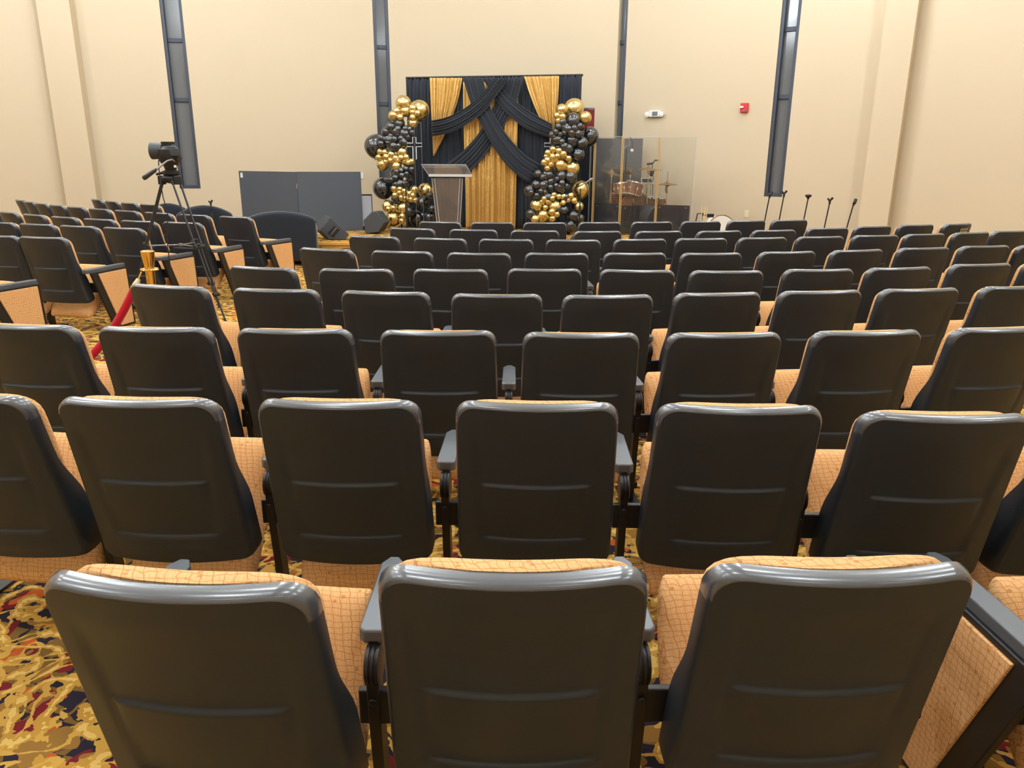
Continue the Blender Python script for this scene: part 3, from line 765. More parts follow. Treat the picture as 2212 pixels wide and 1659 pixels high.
F_ = [(xat(z, xl0, xl1), z) for z in (zb, zt)]+[(xat(z, xr0, xr1), z) for z in (zt, zb)]
mb.loft([[(x, .02, z) for x, z in F_], [(x, .032, z) for x, z in F_]]); mb.build('front_panel', acr_pod, pod, smooth=False)
for sgn, a, b in ((-1, xl0, xl1), (1, xr0, xr1)):
    mb = MB(); q = [(xat(zb, a, b), zb), (xat(zt, a, b), zt)]
    mb.loft([[(q[0][0], .03, q[0][1]), (q[1][0], .03, q[1][1]), (q[1][0]-sgn*.02, .36, q[1][1]+.06), (q[0][0]-sgn*.02, .30, q[0][1])],
             [(q[0][0]-sgn*.012, .03, q[0][1]), (q[1][0]-sgn*.012, .03, q[1][1]), (q[1][0]-sgn*.032, .36, q[1][1]+.06), (q[0][0]-sgn*.032, .30, q[0][1])]])
    mb.build('side_panel', acr_clear, pod, smooth=False)
    for dx in (0, -sgn*.045):
        mb = MB(); mb.tube([(q[0][0]+dx, .02, q[0][1]), (q[1][0]+dx, .02, q[1][1])], .004, 6); mb.build('panel_edge', acr_edge, pod)
mb = MB(); mb.box(((xl1+xr1)/2, .17, .015), ((xr1-xl1)*1.25, .42, .03)); mb.build('base_plate', acr_pod, pod, bevel=.003)
# ================================================================ flat black divider panels at stage left
def vquad_box(t, name, P1, P2, z0, z1, th, m, loc_):
    a = Vector((P1.x, P1.y)); b = Vector((P2.x, P2.y)); d = (b-a).normalized(); n = Vector((d.y, -d.x)); n = -n if n.y > 0 else n
    q = [a, b, b-n*th, a-n*th]; mb = MB()
    mb.loft([[(p.x-loc_.x, p.y-loc_.y, z0) for p in q], [(p.x-loc_.x, p.y-loc_.y, z1) for p in q]]); return mb.build(name, m, t, bevel=.004)
q0, q1, q2 = atY(515, 369, 13.75), atY(640, 371.5, 13.15), atY(779, 370.5, 13.55)
dv = thing('folding_divider', 'wide matte black two-panel folding divider on the stage left of the balloons', 'divider', (q1.x, q1.y, ZS))
vquad_box(dv, 'panel', q0, q1-Vector((.012, 0, 0)), 0, (q0.z+q1.z)/2-ZS, .035, panel_black, q1)
vquad_box(dv, 'panel', q1, q2, 0, (q1.z+q2.z)/2-ZS, .035, panel_black, q1)
mb = MB()
for z in (.25, .75): mb.tube([(-.006, -.004, z-.04), (-.006, -.004, z+.04)], .006)
mb.build('hinge', chrome, dv)
lq = q0-q1; mb = MB(); mb.box((lq.x+.06, lq.y-.035, (q0.z+q1.z)/2-ZS-.07), (.05, .006, .08), Matrix.Rotation(math.atan2(q1.y-q0.y, q1.x-q0.x), 3, 'Z')); mb.build('tag', white_pl, dv)
# wall outlet near the divider
P_ = hit(781, 379, c1, dirL, .0); o = MB().box((0, -.006, 0), (.075, .012, .12)).build('wall_outlet', white_pl, bevel=.003)
o.location = P_; o.rotation_euler = (0, 0, math.atan2(dirL.y, dirL.x)+PI); tag(o, 'small ivory wall plate above the right end of the black divider', 'outlet')
# ================================================================ flip screen, monitors
P1, P2 = atY(783, 420, 13.75), atY(803.5, 420, 13.85); zt_ = P1.z-ZS
fs = thing('framed_screen', 'pale screen with dark top frame standing behind the right end of the divider', 'screen', (P1.x, P1.y, ZS))
vquad_box(fs, 'frame', P1-Vector((.25, 0, 0)), P2, .012, zt_, .03, steel_black, P1)
vquad_box(fs, 'screen_face', P1-Vector((.25, .006, 0)), P2-Vector((.012, .006, 0)), .05, zt_-.025, .005, white_board, P1)
mb = MB(); mb.box((-.1, .02, .008), (.3, .3, .016)); mb.build('foot', steel_black, fs)
def wedge(label, pts, Y, ext, handle=None, z0=ZS):
    base = atY(pts[0][0], pts[0][1], Y); t = thing('floor_monitor', label, 'speaker', (base.x, Y, z0), 0, 'floor monitor speakers')
    pf = [atY(x, y, Y)-Vector((base.x, Y, z0)) for x, y in pts]
    lo = min(p.z for p in pf)
    for p in pf: p.z = max(.005, p.z-lo+.005) if lo > 0 else max(.005, p.z)
    e = Vector(ext); mb = MB(); mb.loft([pf, [p+e for p in pf]]); mb.build('cabinet', speaker_m, t, bevel=.012, seg=3, smooth=True)
    if handle:
        hp = atY(handle[0], handle[1], Y)-Vector((base.x, Y, z0)); M_ = Matrix.Rotation(math.radians(-handle[2]), 3, 'Y')
        mb = MB(); mb.box(hp+Vector((0, .004, -lo+.005 if lo > 0 else 0)), (.17, .02, .11), M_); mb.build('handle_recess', rubber, t, bevel=.008)
        mb = MB(); mb.box(hp+Vector((0, -.010, -lo+.005 if lo > 0 else 0)), (.14, .014, .022), M_); mb.build('handle_bar', metal_grey, t, bevel=.004)
    # grille on the slanted baffle
    return t
wedge('dark floor monitor wedge with side handle at the left front edge of the stage', [(713.5, 468), (755, 506.6), (746, 521.5), (711.6, 522), (691, 499.5)], 11.9, (-.17, .36, 0), (721, 500, 48))
wedge('dark rounded floor monitor beside the balloon base left of the podium', [(802.7, 455.4), (814, 456), (830, 479), (818, 500), (789.5, 503), (784, 475)], 12.9, (.05, .3, 0))
wedge('grey floor monitor right of the front seats below the right balloons', [(1251, 490), (1258, 517), (1228, 518), (1231, 512)], 11.9, (.12, .34, 0))
# ================================================================ velvet armchairs seen from behind
def armchair(label, x, y, rz, w, h, arch):
    t = thing('velvet_armchair', label, 'armchair', (x, y, 0), rz, 'dark velvet armchairs near the stage')
    K = 20
    def sec(u):
        X = (u-.5)*w; top = h-arch*(abs(2*u-1)**1.8)+.006*math.sin(9*u)
        return X, top
    loops = []
    for k in range(K+1):
        X, top = sec(k/K); yb = .05*(2*k/K-1)**2
        loops.append([(X, yb+.02, .06), (X, yb, .3), (X, yb-.035, top-.10), (X, yb-.03, top-.03), (X, yb+.01, top), (X, yb+.08, top-.005), (X, yb+.12, top-.06), (X, yb+.13, .4), (X, yb+.14, .06)])
    mb = MB().loft(loops); mb.build('back', navy_velvet, t, sub=2)
    mb = MB(); mb.tube([(sec(k/K)[0], .05*(2*k/K-1)**2-.012, sec(k/K)[1]-.05) for k in range(K+1)], .011, 8); mb.build('piping', navy_velvet, t)
    for s in (-1, 1):
        mb = MB(); X = s*(w/2-.07)
        mb.loft([[(X+a*.07, yy, zz) for a, zz in ((-1, .06), (-1, .5), (-.6, .57), (0, .60), (.6, .57), (1, .5), (1, .06))] for yy in (.15, .72)]); mb.build('arm', navy_velvet, t, bevel=.02, seg=3)
    mb = MB(); mb.box((0, .45, .33), (w-.29, .56, .20)); mb.build('seat_cushion', navy_velvet, t, bevel=.04, seg=4)
    mb = MB(); mb.box((0, .42, .14), (w-.29, .56, .16)); mb.build('seat_base', navy_velvet, t, bevel=.01)
    for sx in (-1, 1):
        for yy in (.08, .66):
            mb = MB(); mb.tube([(sx*(w/2-.07), yy, .065), (sx*(w/2-.07), yy, 0)], [.022, .015]); mb.build('foot', rubber, t)
    return t
armchair('midnight blue velvet armchair with arched back seen from behind, near the floor monitor', -3.3, 11.1, math.radians(13), 1.0, .79, .12)
armchair('dark velvet armchair showing its rounded top behind the end of the left seats', -4.85, 12.35, math.radians(18), .86, .79, .16)
armchair('dark velvet armchair partly hidden behind the tripod and far left seats', -5.85, 13.35, math.radians(18), .8, .76, .2)
# ================================================================ microphone stands
def mic_stand(label, px, ytop, Y, z0=0, lean=0, head='clip', group='microphone stands', foot='round'):
    tp = atY(px, ytop, Y); t = thing('microphone_stand', label, 'microphone stand', (tp.x-lean, Y, z0), 0, group)
    h = tp.z-z0
    mb = MB()
    if foot == 'round': mb.lathe([(.13, 0), (.13, .012), (.05, .022), (.016, .03)], 28)
    else:
        for a in range(3):
            q = 2*PI*a/3+.5; mb.tube([(0, 0, .07), (.26*math.cos(q), .26*math.sin(q), .012)], .011)
        mb.lathe([(.02, .03), (.028, .05), (.028, .1), (.016, .13)], 16)
    mb.build('base', steel_black, t)
    m2 = h*.58
    mb = MB(); mb.tube([(0, 0, .02), (lean*.58, 0, m2)], .0135); mb.build('lower_tube', steel_black, t)
    mb = MB(); mb.tube([(lean*.58, 0, m2), (lean, 0, h-.03)], .0085); mb.build('upper_tube', steel_black, t)
    mb = MB(); mb.lathe([(.018, -.05), (.021, -.03), (.021, .04), (.014, .06)], 14, (lean*.58, 0, m2)); mb.build('clutch', rubber, t)
    if head == 'clip':
        mb = MB(); mb.tube([(lean, 0, h-.05), (lean, 0, h-.01)], .014); mb.tube([(lean-.005, 0, h-.015), (lean+.03, -.01, h+.03)], [.012, .016]); mb.tube([(lean, 0, h-.02), (lean-.03, 0, h+.02)], [.010, .012])
        mb.build('mic_clip', rubber, t)
    elif head == 'round':
        mb = MB(); mb.lathe([(.012, -.03), (.02, -.01), (.038, .002), (.042, .014), (.036, .026), (.01, .03)], 18, (lean, 0, h)); mb.build('mic_clip', rubber, t)
    elif head == 'ball':
        mb = MB(); mb.tube([(lean, 0, h-.06), (lean, 0, h-.02)], .014); mb.tube([(lean, -.02, h-.03), (lean+.02, 0, h+.02)], .02); mb.build('mic_clip', rubber, t)
    elif head == 'mic':
        mb = MB(); mb.tube([(lean, 0, h-.05), (lean, 0, h-.01)], .013); mb.build('mic_clip', rubber, t)
        mb = MB(); mb.tube([(lean, .05, h-.03), (lean, -.05, h+.03)], [.010, .014]); mb.lathe([(.014, -.02), (.026, 0), (.026, .02), (.01, .04)], 14, (lean, -.07, h+.045)); mb.build('microphone', metal_grey, t)
    elif head == 'boom':
        a = Vector((lean-.11, .02, h-.055)); b = Vector((lean+.08, -.02, h+.06))
        mb = MB(); mb.tube([a, b], .007); mb.build('boom_arm', steel_black, t)
        mb = MB(); d = (b-a).normalized(); mb.tube([b-d*.04, b+d*.06, b+d*.065, b+d*.10, b+d*.118], [.010, .014, .026, .026, .01], 14); mb.build('microphone', metal_grey, t)
    return t
mic_stand('microphone on a straight black stand in front of the left balloon garland', 876, 396, 11.95, ZS, 0, 'mic')
mic_stand('boom microphone on black stand before the right balloon garland', 1254, 403, 12.0, ZS, 0, 'boom')
for i, (px, yt, xb, hd, lb) in enumerate(((1663, 418, 1652, 'ball', 'in front of the bottom left of the right window'), (1694, 417, 1684, 'clip', 'at the lower right corner of the right window'),
        (1746, 425, 1736, 'round', 'with flat round top, middle of the five by the right wall'), (1793, 432, 1783, 'clip', 'with forked clip, fourth of the five by the right wall'), (1845, 434, 1828, 'ball', 'nearest the right pilaster'))):
    Y = 10.6-.12*i; s_ = mpp(Y)
    mic_stand('empty black microphone stand '+lb, px, yt, Y, 0, (px-xb)*s_*1.6, hd, 'empty microphone stands by the right wall')
mic_stand('empty microphone stand clip rising above the dark armchair at far left', 455, 437, 12.3, ZS, 0, 'clip')
# ================================================================ banner
P1 = atY(1262, 237, 14.05); P2 = atY(1284.5, 240, 13.95)
bn = thing('roll_up_banner', 'dark red roll-up banner standing behind the right balloon garland', 'banner', (P1.x, P1.y, ZS))
zb_ = atY(1270, 305, 14.0).z-ZS
vquad_box(bn, 'banner_sheet', P1-Vector((.12, 0, 0)), P2, zb_, P1.z-ZS, .006, red_cloth, P1)
vquad_box(bn, 'lower_sheet', P1-Vector((.12, 0, 0)), P2, .06, zb_, .006, black_cloth, P1)
vquad_box(bn, 'red_patch', P1+Vector((.0, -.004, 0)), P2-Vector((.01, .004, 0)), atY(1270, 350, 14.0).z-ZS, atY(1270, 330, 14.0).z-ZS, .004, red_cloth, P1)
vquad_box(bn, 'top_rail', P1-Vector((.12, .005, 0)), P2, P1.z-ZS-.005, P1.z-ZS+.03, .02, metal_grey, P1)
vquad_box(bn, 'base', P1-Vector((.14, .08, 0)), P2+Vector((.02, -.08, 0)), 0, .07, .16, steel_black, P1)
# ================================================================ drum shield and kit
def g3(u, v, Y): return atY(1250+u/6.913, 280+v/6.913, Y)
V = [g3(182, 130, 13.75), g3(246, 120, 13.35), g3(664, 110, 13.05), g3(1215, 96, 13.2), g3(1766, 97, 12.95)]
ztop = sum(p.z for p in V)/5-ZS
sh = thing('drum_shield', 'clear acrylic folding drum shield with gold hinges around the drum kit', 'drum shield', (V[2].x, V[2].y, ZS))
for a, b in zip(V, V[1:]):
    d = (b-a).normalized()*.012
    vquad_box(sh, 'acrylic_panel', a+d, b-d, .004, ztop, .007, acr_clear, V[2])
for i, p in enumerate(V[1:4]):
    q = p-V[2]; mb = MB()
    for dx in (-.013, .013): mb.box((q.x+dx, q.y-.004, ztop/2), (.010, .012, ztop-.01))
    mb.tube([(q.x, q.y+.004, .02), (q.x, q.y+.004, ztop-.01)], .004, 8); mb.build('gold_hinge', gold_metal, sh)
for p in (V[0], V[4]):
    q = p-V[2]; mb = MB(); mb.tube([(q.x, q.y, .0), (q.x, q.y, ztop)], .005, 6); mb.build('panel_edge', acr_edge, sh)
mb = MB(); pts_ = [p-V[2] for p in V]; mb.tube([(p.x, p.y, ztop) for p in pts_], .0035, 6); mb.build('top_edge', acr_edge, sh)
for i, (a, b, zt_, wd) in enumerate(((g3(232, 1105, 13.5), g3(618, 1105, 13.25), 0, 'left'), (g3(650, 1134, 13.22), g3(1130, 1136, 13.34), 0, 'middle'), (g3(1160, 1126, 13.36), g3(1655, 1132, 13.12), 0, 'right'))):
    t = thing('acoustic_baffle', '%s low charcoal acoustic baffle standing behind the clear drum shield' % wd, 'baffle', (a.x, a.y, ZS), 0, 'low baffles behind the drum shield')
    zt_ = (a.z+b.z)/2-ZS
    vquad_box(t, 'pad', a, b, .01, zt_, .05, baffle_m, a)
    for f_ in (.1, .9):
        q = a.lerp(b, f_)-a; mb = MB(); mb.box((q.x, q.y-.008, zt_-.04), (.03, .012, .02)); mb.build('clip', metal_grey, t)
a, b = g3(268, 130, 14.35), g3(962, 133, 14.2); z_ = (a.z+b.z)/2-ZS
t = thing('acoustic_board', 'tall grey acoustic board standing behind the drum kit', 'acoustic board', (a.x, a.y, ZS))
vquad_box(t, 'board', a, b, .01, z_, .06, grey_board, a)
for f_ in (.12, .88):
    q = a.lerp(b, f_)-a; mb = MB(); mb.box((q.x, q.y+.03, .012), (.05, .35, .024)); mb.build('foot', steel_black, t)
def dk(u, v, Y): return atY(1290+u/10.37, 290+v/10.37, Y)
def drum(name, label, u, v, Y, r, dep, rot, m=None, group='drums of the drum kit', stand=True, legs=3, head=None):
    p = dk(u, v, Y); M_ = Matrix.Rotation(rot[1], 3, 'Y') @ Matrix.Rotation(rot[0], 3, 'X')
    t = thing(name, label, 'drum', (p.x, p.y, ZS), 0, group); c = Vector((0, 0, p.z-ZS))
    MB().lathe([(r, -dep/2), (r, dep/2)], 40, c, M_).build('shell', m or shell_wood, t, angle=60)
    for s in (-1, 1):
        mb = MB(); mb.lathe([(r-.004, s*dep/2), (r+.007, s*(dep/2+.002)), (r+.009, s*(dep/2-.018)), (r+.002, s*(dep/2-.022))], 40, c, M_); mb.build('rim', chrome, t)
        mb = MB(); mb.lathe([(.001, s*(dep/2+.003)), (r-.004, s*(dep/2+.001))], 40, c, M_); mb.build('drumhead', head or drumhead, t)
    for k in range(8):
        a_ = 2*PI*k/8+.2; mb = MB()
        mb.tube([c+M_@Vector(((r+.010)*math.cos(a_), (r+.010)*math.sin(a_), z)) for z in (-dep/2+.01, dep/2-.01)], .0035, 6)
        mb.box(c+M_@Vector(((r+.008)*math.cos(a_), (r+.008)*math.sin(a_), 0)), (.022, .022, .04), M_); mb.build('lug', chrome, t)
    if stand:
        zz = c.z-dep/2-.05
        mb = MB()
        for k in range(legs):
            a_ = 2*PI*k/legs+.9
            if zz > .12: mb.tube([(0, 0, zz*.45), (.26*math.cos(a_), .26*math.sin(a_), .012)], .010, 8)
            mb.tube([(0, 0, zz), (r*.9*math.cos(a_), r*.9*math.sin(a_), c.z-dep/2)], .008, 8)
        if zz > .12: mb.tube([(0, 0, zz*.4), (0, 0, zz)], .013, 10)
        mb.build('stand', chrome, t)
    return t
drum('bass_drum', 'large walnut bass drum low behind the middle baffle', 820, 1640, 13.85, .26, .40, (PI/2-.05, 0), stand=False, head=shell_wood)
drum('tom_drum', 'small walnut tom drum behind the left gold hinge', 545, 1215, 13.6, .125, .19, (-.12, -.1))
drum('tom_drum', 'walnut tom drum tilted to the right at the kit centre', 820, 1225, 13.62, .152, .22, (-.1, .25))
drum('snare_drum', 'shallow walnut snare drum right of the kit behind the right gold hinge', 1290, 1495, 13.7, .178, .14, (.05, 0))
drum('floor_tom', 'walnut floor tom at the left of the kit', 470, 1480, 13.9, .15, .24, (.05, 0))
def cymbal(label, u, v, Y, r, rx, ry, stand_u=None, bell=True, group='cymbals of the drum kit', extra=None):
    p = dk(u, v, Y); t = thing('cymbal_stand', label, 'cymbal', (p.x, p.y, ZS), 0, group)
    M_ = Matrix.Rotation(ry, 3, 'Y') @ Matrix.Rotation(rx, 3, 'X'); c = Vector((0, 0, p.z-ZS))
    prof = [(.006, .028), (.03, .024), (r*.22, .012), (r*.3, .006), (r, -.012), (r, -.014), (r*.3, .003), (r*.2, .009), (.006, .024)]
    MB().lathe(prof, 48, c, M_).build('cymbal', bronze, t, angle=60)
    if extra: MB().lathe([(.006, -.05), (r*.3, -.028), (r, -.018), (r, -.016), (r*.3, -.022), (.006, -.046)], 48, c, M_).build('lower_cymbal', bronze, t, angle=60)
    mb = MB(); h = c.z
    mb.tube([(0, 0, .30), (0, 0, h*.7)], .013); mb.tube([(0, 0, h*.7), (0, 0, h+(.2 if extra else .04))], .007)
    mb.lathe([(.012, -.09), (.022, -.05), (.022, -.03), (.01, -.02)] if not extra else [(.016, -.16), (.03, -.13), (.034, -.05), (.02, -.045)], 14, c)
    mb.lathe([(.008, .03), (.016, .035), (.016, .05), (.006, .055)], 12, c)
    for k in range(3):
        a_ = 2*PI*k/3+.4; mb.tube([(0, 0, .36), (.27*math.cos(a_), .27*math.sin(a_), .012)], .009, 8)
    mb.build('stand', chrome, t); return t
cymbal('crash cymbal tilted steeply at the left of the drum kit', 325, 850, 13.75, .20, .15, .25)
cymbal('flat crash cymbal at the back of the kit beside the gold hinge', 560, 745, 14.0, .20, .10, .03)
cymbal('wide bronze ride cymbal over the centre of the kit', 1155, 775, 13.55, .235, .06, .02)
cymbal('small splash cymbal behind the black boom stand', 740, 868, 13.95, .13, .1, .12)
cymbal('hi-hat cymbal pair on stand at the right of the kit', 1572, 1105, 13.45, .168, .03, 0, extra=True)
p = dk(640, 700, 13.72)
t = thing('boom_stand', 'tall black boom stand with round overhead microphone over the drums', 'microphone stand', (p.x, p.y, ZS))
h1 = dk(640, 300, 13.72).z-ZS
MB().tube([(0, 0, .05), (0, 0, h1)], .010).build('pole', steel_black, t)
mb = MB()
for k in range(3):
    a_ = 2*PI*k/3+.2; mb.tube([(0, 0, .1), (.25*math.cos(a_), .25*math.sin(a_), .01)], .010, 8)
mb.build('base', steel_black, t)
q = lambda u, v: dk(u, v, 13.72)-Vector((p.x, p.y, ZS))
mb = MB(); mb.tube([q(610, 310), q(650, 260), q(720, 250), q(735, 60)], .006, 8); mb.lathe([(.014, -.02), (.018, 0), (.014, .02)], 12, q(640, 300)); mb.build('boom_arm', metal_grey, t)
mb = MB(); mb.tube([q(735, 60), q(780, 150), q(795, 250), q(785, 330)], .0045, 8); mb.build('cable', rubber, t)
mb = MB(); mb.lathe([(.004, -.03), (.024, -.018), (.03, 0), (.024, .018), (.004, .03)], 20, q(780, 365)); mb.build('round_microphone', white_pl, t)
# sample pad on stand, cowbell, clip microphone
p = dk(1120, 1050, 13.9); t = thing('sample_pad', 'white-edged electronic drum pad mounted beside the tom', 'drum pad', (p.x, p.y, ZS)); hz = p.z-ZS; M_ = Matrix.Rotation(.5, 3, 'X')
MB().box((0, 0, hz), (.20, .17, .02), M_).build('pad_frame', white_pl, t, bevel=.004)
MB().box((0, -.006, hz+.011), (.18, .12, .008), M_).build('pad_face', rubber, t, bevel=.002)
mb = MB(); mb.tube([(0, .02, hz-.01), (0, .04, .3)], .01)
for k in range(3):
    a_ = 2*PI*k/3+1; mb.tube([(0, .04, .33), (.22*math.cos(a_), .04+.22*math.sin(a_), .01)], .008, 8)
mb.build('stand', chrome, t)
p = dk(1215, 850, 13.75); t = thing('cowbell', 'dark cup-shaped bell hanging under the ride cymbal on its own rod', 'percussion', (p.x, p.y, ZS)); hz = p.z-ZS
MB().lathe([(.012, -.07), (.028, -.06), (.058, .03), (.056, .035), (.01, .03)], 20, (0, 0, hz)).build('bell', rubber, t)
mb = MB(); mb.tube([(0, .02, hz), (.03, .06, .3), (.03, .06, .02)], .006, 8); mb.lathe([(.1, 0), (.1, .01), (.01, .016)], 20, (.03, .06, 0)); mb.build('rod', chrome, t)
p = dk(1230, 670, 13.9); t = thing('clip_microphone', 'black condenser microphone on angled mount above the ride cymbal', 'microphone', (p.x, p.y, ZS)); hz = p.z-ZS
mb = MB(); mb.tube([(-.09, 0, hz-.0), (.0, 0, hz+.012), (.03, 0, hz+.03)], [.018, .018, .008], 12); mb.tube([(.02, 0, hz+.03), (.05, 0, hz+.065), (.13, 0, hz+.06)], [.008, .014, .012], 10); mb.build('microphone', rubber, t)
mb = MB(); mb.tube([(.0, 0, hz), (.04, .03, hz-.25), (.04, .03, .02)], .006, 8); mb.lathe([(.1, 0), (.1, .01), (.01, .016)], 20, (.04, .03, 0)); mb.build('stand', steel_black, t)
# white drum and stick holder right of the shield
p = atY(1553, 492, 12.1); t = thing('white_drum', 'white round drum partly hidden behind the front row right of the shield', 'drum', (p.x, p.y, ZS)); c = Vector((0, 0, .19))
M_ = Matrix.Rotation(PI/2-.1, 3, 'X')
MB().lathe([(.2, -.15), (.2, .15)], 36, c, M_).build('shell', white_pl, t, angle=60)
for s_ in (-1, 1):
    MB().lathe([(.196, s_*.15), (.209, s_*.152), (.209, s_*.128), (.2, s_*.128)], 36, c, M_).build('rim', chrome, t)
    MB().lathe([(.001, s_*.154), (.196, s_*.152)], 36, c, M_).build('drumhead', drumhead, t)
p = atY(1516, 470, 11.9); t = thing('stick_holder', 'black holder stand beside the white drum holding pale drumsticks', 'stand', (p.x, p.y, ZS)); hz = p.z-ZS
mb = MB(); mb.tube([(-.10, 0, hz-.16), (-.07, 0, hz+.06), (.02, 0, hz+.06)], .010, 8); mb.box((.12, 0, hz+.03), (.11, .05, .05)); mb.tube([(0, 0, hz+.06), (0, 0, .02)], .010); mb.tube([(.0, 0, hz+.04), (.12, 0, hz+.03)], .008); mb.tube([(-.1, 0, hz-.16), (0, 0, hz-.3)], .008); mb.lathe([(.15, 0), (.15, .012), (.02, .02)], 24); mb.build('frame', steel_black, t)
for i, dx in enumerate((-.005, .03, .055)):
    o = MB().tube([(0, 0, 0), (-.012+.01*i, 0, .36), (-.013+.01*i, 0, .385)], [.0075, .006, .004], 8).build('drumstick', drumstick_m)
    o.location = (p.x+dx, p.y-.03, ZS+hz-.22); tag(o, 'pale wooden drumstick, %s of three standing in the black holder' % ('leftmost', 'middle', 'rightmost')[i], 'drumstick', 'drumsticks in the holder')
# small gear case on the stage
p = atY(1006, 494, 12.3); o = MB().box((0, 0, .06), (.07, .1, .12)).build('power_box', rubber, bevel=.006); o.location = (p.x, p.y, ZS); tag(o, 'small black box on the stage between two front row seats near the gold drape', 'box')
# cable on the stage edge
e = [atY(x, y, sf.y-.02) for x, y in ((693, 533), (695, 539), (703, 541), (712, 538), (727, 540), (745, 537), (760, 536), (775, 533))]
e = [Vector((q.x, q.y-.012, max(.01, q.z))) for q in e]; o = MB().tube(e, .006, 8).build('stage_cable', rubber); tag(o, 'thin black cable running along the wooden stage front', 'cable')
# ================================================================ wall devices
def wall_frame(px, py, a, d, off=.0):
    P_ = hit(px, py, a, d, off); t_ = math.atan2(d.y, d.x); return P_, t_
P_, r_ = wall_frame(1416, 246, c2, dirR)
t = thing('emergency_light', 'white emergency light with two lamp heads on the wall above the drums', 'emergency light', P_, r_)
MB().box((0, -.04, 0), (.20, .07, .11)).build('housing', white_pl, t, bevel=.012, seg=3)
MB().box((.02, -.077, 0), (.10, .006, .07)).build('grille', metal_grey, t)
for s_ in (-1, 1):
    mb = MB(); mb.lathe([(.02, -.03), (.045, 0), (.045, .02), (.01, .03)], 20, (s_*.135, -.05, -.01), Matrix.Rotation(PI/2*s_*.4, 3, 'Y') @ Matrix.Rotation(PI/2, 3, 'X')); mb.build('lamp_head', lens_m, t)
P_, r_ = wall_frame(1609, 233, c2, dirR)
t = thing('fire_alarm', 'red fire alarm strobe on the beige wall left of the right window', 'fire alarm', P_, r_)
MB().box((0, -.025, 0), (.13, .05, .15)).build('housing', red_pl, t, bevel=.008, seg=3)
MB().box((-.035, -.065, .01), (.06, .03, .03)).build('strobe', lens_m, t, bevel=.004)
MB().box((.01, -.055, -.045), (.04, .012, .02)).build('sounder', metal_grey, t, bevel=.002)
P_, r_ = wall_frame(1613, 462, c2, dirR)
o = MB().box((0, -.005, 0), (.075, .01, .12)).build('wall_outlet', outlet_m, bevel=.003); o.location = P_; o.rotation_euler = (0, 0, r_); tag(o, 'ivory electrical outlet low on the wall right of the drum shield', 'outlet')
# ================================================================ stanchions and rope
def stanchion(label, x, y):
    t = thing('rope_stanchion', label, 'stanchion', (x, y, 0), 0, 'brass rope stanchions')
    MB().lathe([(.001, .0), (.16, 0), (.16, .012), (.12, .03), (.03, .045), (.001, .045)], 40).build('base', brass, t)
    MB().lathe([(.0265, .04), (.0265, .87)], 28).build('post', brass, t)
    mb = MB(); mb.lathe([(.001, .845), (.052, .845), (.055, .85), (.052, .856), (.001, .856)], 36); mb.build('rope_ring', brass, t)
    MB().lathe([(.001, .86), (.028, .865), (.034, .90), (.040, .948), (.041, .960), (.034, .966), (.001, .967)], 36).build('cap', brass, t)
    return t
S0 = atz(318, 541, .966); S1 = Vector((-3.3, 4.0, 0))
stanchion('polished brass rope stanchion with flared cap left of the centre seats', S0.x, S0.y)
stanchion('polished brass rope stanchion outside the left edge holding the rope end', S1.x, S1.y)
t = thing('barrier_rope', 'red velvet barrier rope with cream ferrule hanging from the brass stanchion', 'rope', (S0.x, S0.y, 0))
def rp(k):
    return Vector(((S1.x-S0.x)*k-.035+.07*k, (S1.y-S0.y)*k-.035+.07*k, .84-4*.60*k*(1-k)))
MB().tube([rp(.045+.91*k/40) for k in range(41)], .024, 14).build('velvet_rope', red_velvet, t)
for a_, b_ in ((.018, .055), (.982, .945)):
    MB().tube([rp(a_), rp(a_*.6+b_*.4), rp(b_)], [.012, .021, .022], 16).build('end_ferrule', cream, t)
    MB().tube([rp(0 if a_ < .5 else 1), rp(a_)], .005, 8).build('hook', brass, t)
# ================================================================ video camera on tripod
AP = atY(368, 384, 7.45); FL = atz(275, 690, 0); FR = atz(488, 698, 0); FB = atz(474, 664, 0)
t = thing('tripod', 'tall black camera tripod standing in the left aisle', 'tripod', (AP.x, AP.y, 0))
O3 = Vector((AP.x, AP.y, 0)); A0 = AP-O3
def leg(F3, name='leg'):
    F3 = F3-O3; d = (F3-A0); side = Vector((-d.y, d.x, 0)).normalized()*.042
    top = A0+Vector((d.x, d.y, 0)).normalized()*.06
    mid = top.lerp(F3, .47); low = top.lerp(F3, .50)
    g = thing_leg = None
    mb = MB()
    for s_ in (-1, 1): mb.tube([top+side*s_, mid+side*s_*.9], .0085, 10)
    o = mb.build('leg', tripod_al, t)
    mb = MB()
    for s_ in (-1, 1): mb.tube([mid.lerp(top, .05)+side*s_*.45, top.lerp(F3, .80)+side*s_*.4], .007, 10)
    mb.tube([top.lerp(F3, .80), F3+Vector((0, 0, .015))], .009, 10)
    mb.build('lower_tubes', tripod_al, o)
    mb = MB(); q_ = top.lerp(F3, .80); e_ = (F3-top).normalized()
    mb.tube([mid-side*1.3, mid+side*1.3], .022, 10); mb.tube([mid+side*.2, mid+side*.2+Vector((0, -.03, .03))], .014, 10); mb.build('leg_clamp', rubber, o)
    MB().tube([q_-side*.8, q_+side*.8], .02, 10).build('leg_clamp', rubber, o)
    mb = MB(); mb.tube([F3+Vector((0, 0, .02)), F3], [.014, .017], 10); mb.build('rubber_foot', rubber, o)
    return mid
m1 = leg(FL); m2_ = leg(FR); m3 = leg(FB)
cen = (m1+m2_+m3)/3
mb = MB()
for q in (m1, m2_, m3): mb.tube([q, cen], .006, 8)
mb.lathe([(.02, -.015), (.025, 0), (.02, .015)], 14, cen); mb.build('spreader', metal_grey, t)
mb = MB(); mb.lathe([(.02, -.05), (.085, -.03), (.09, 0), (.07, .02), (.03, .03)], 28, A0)
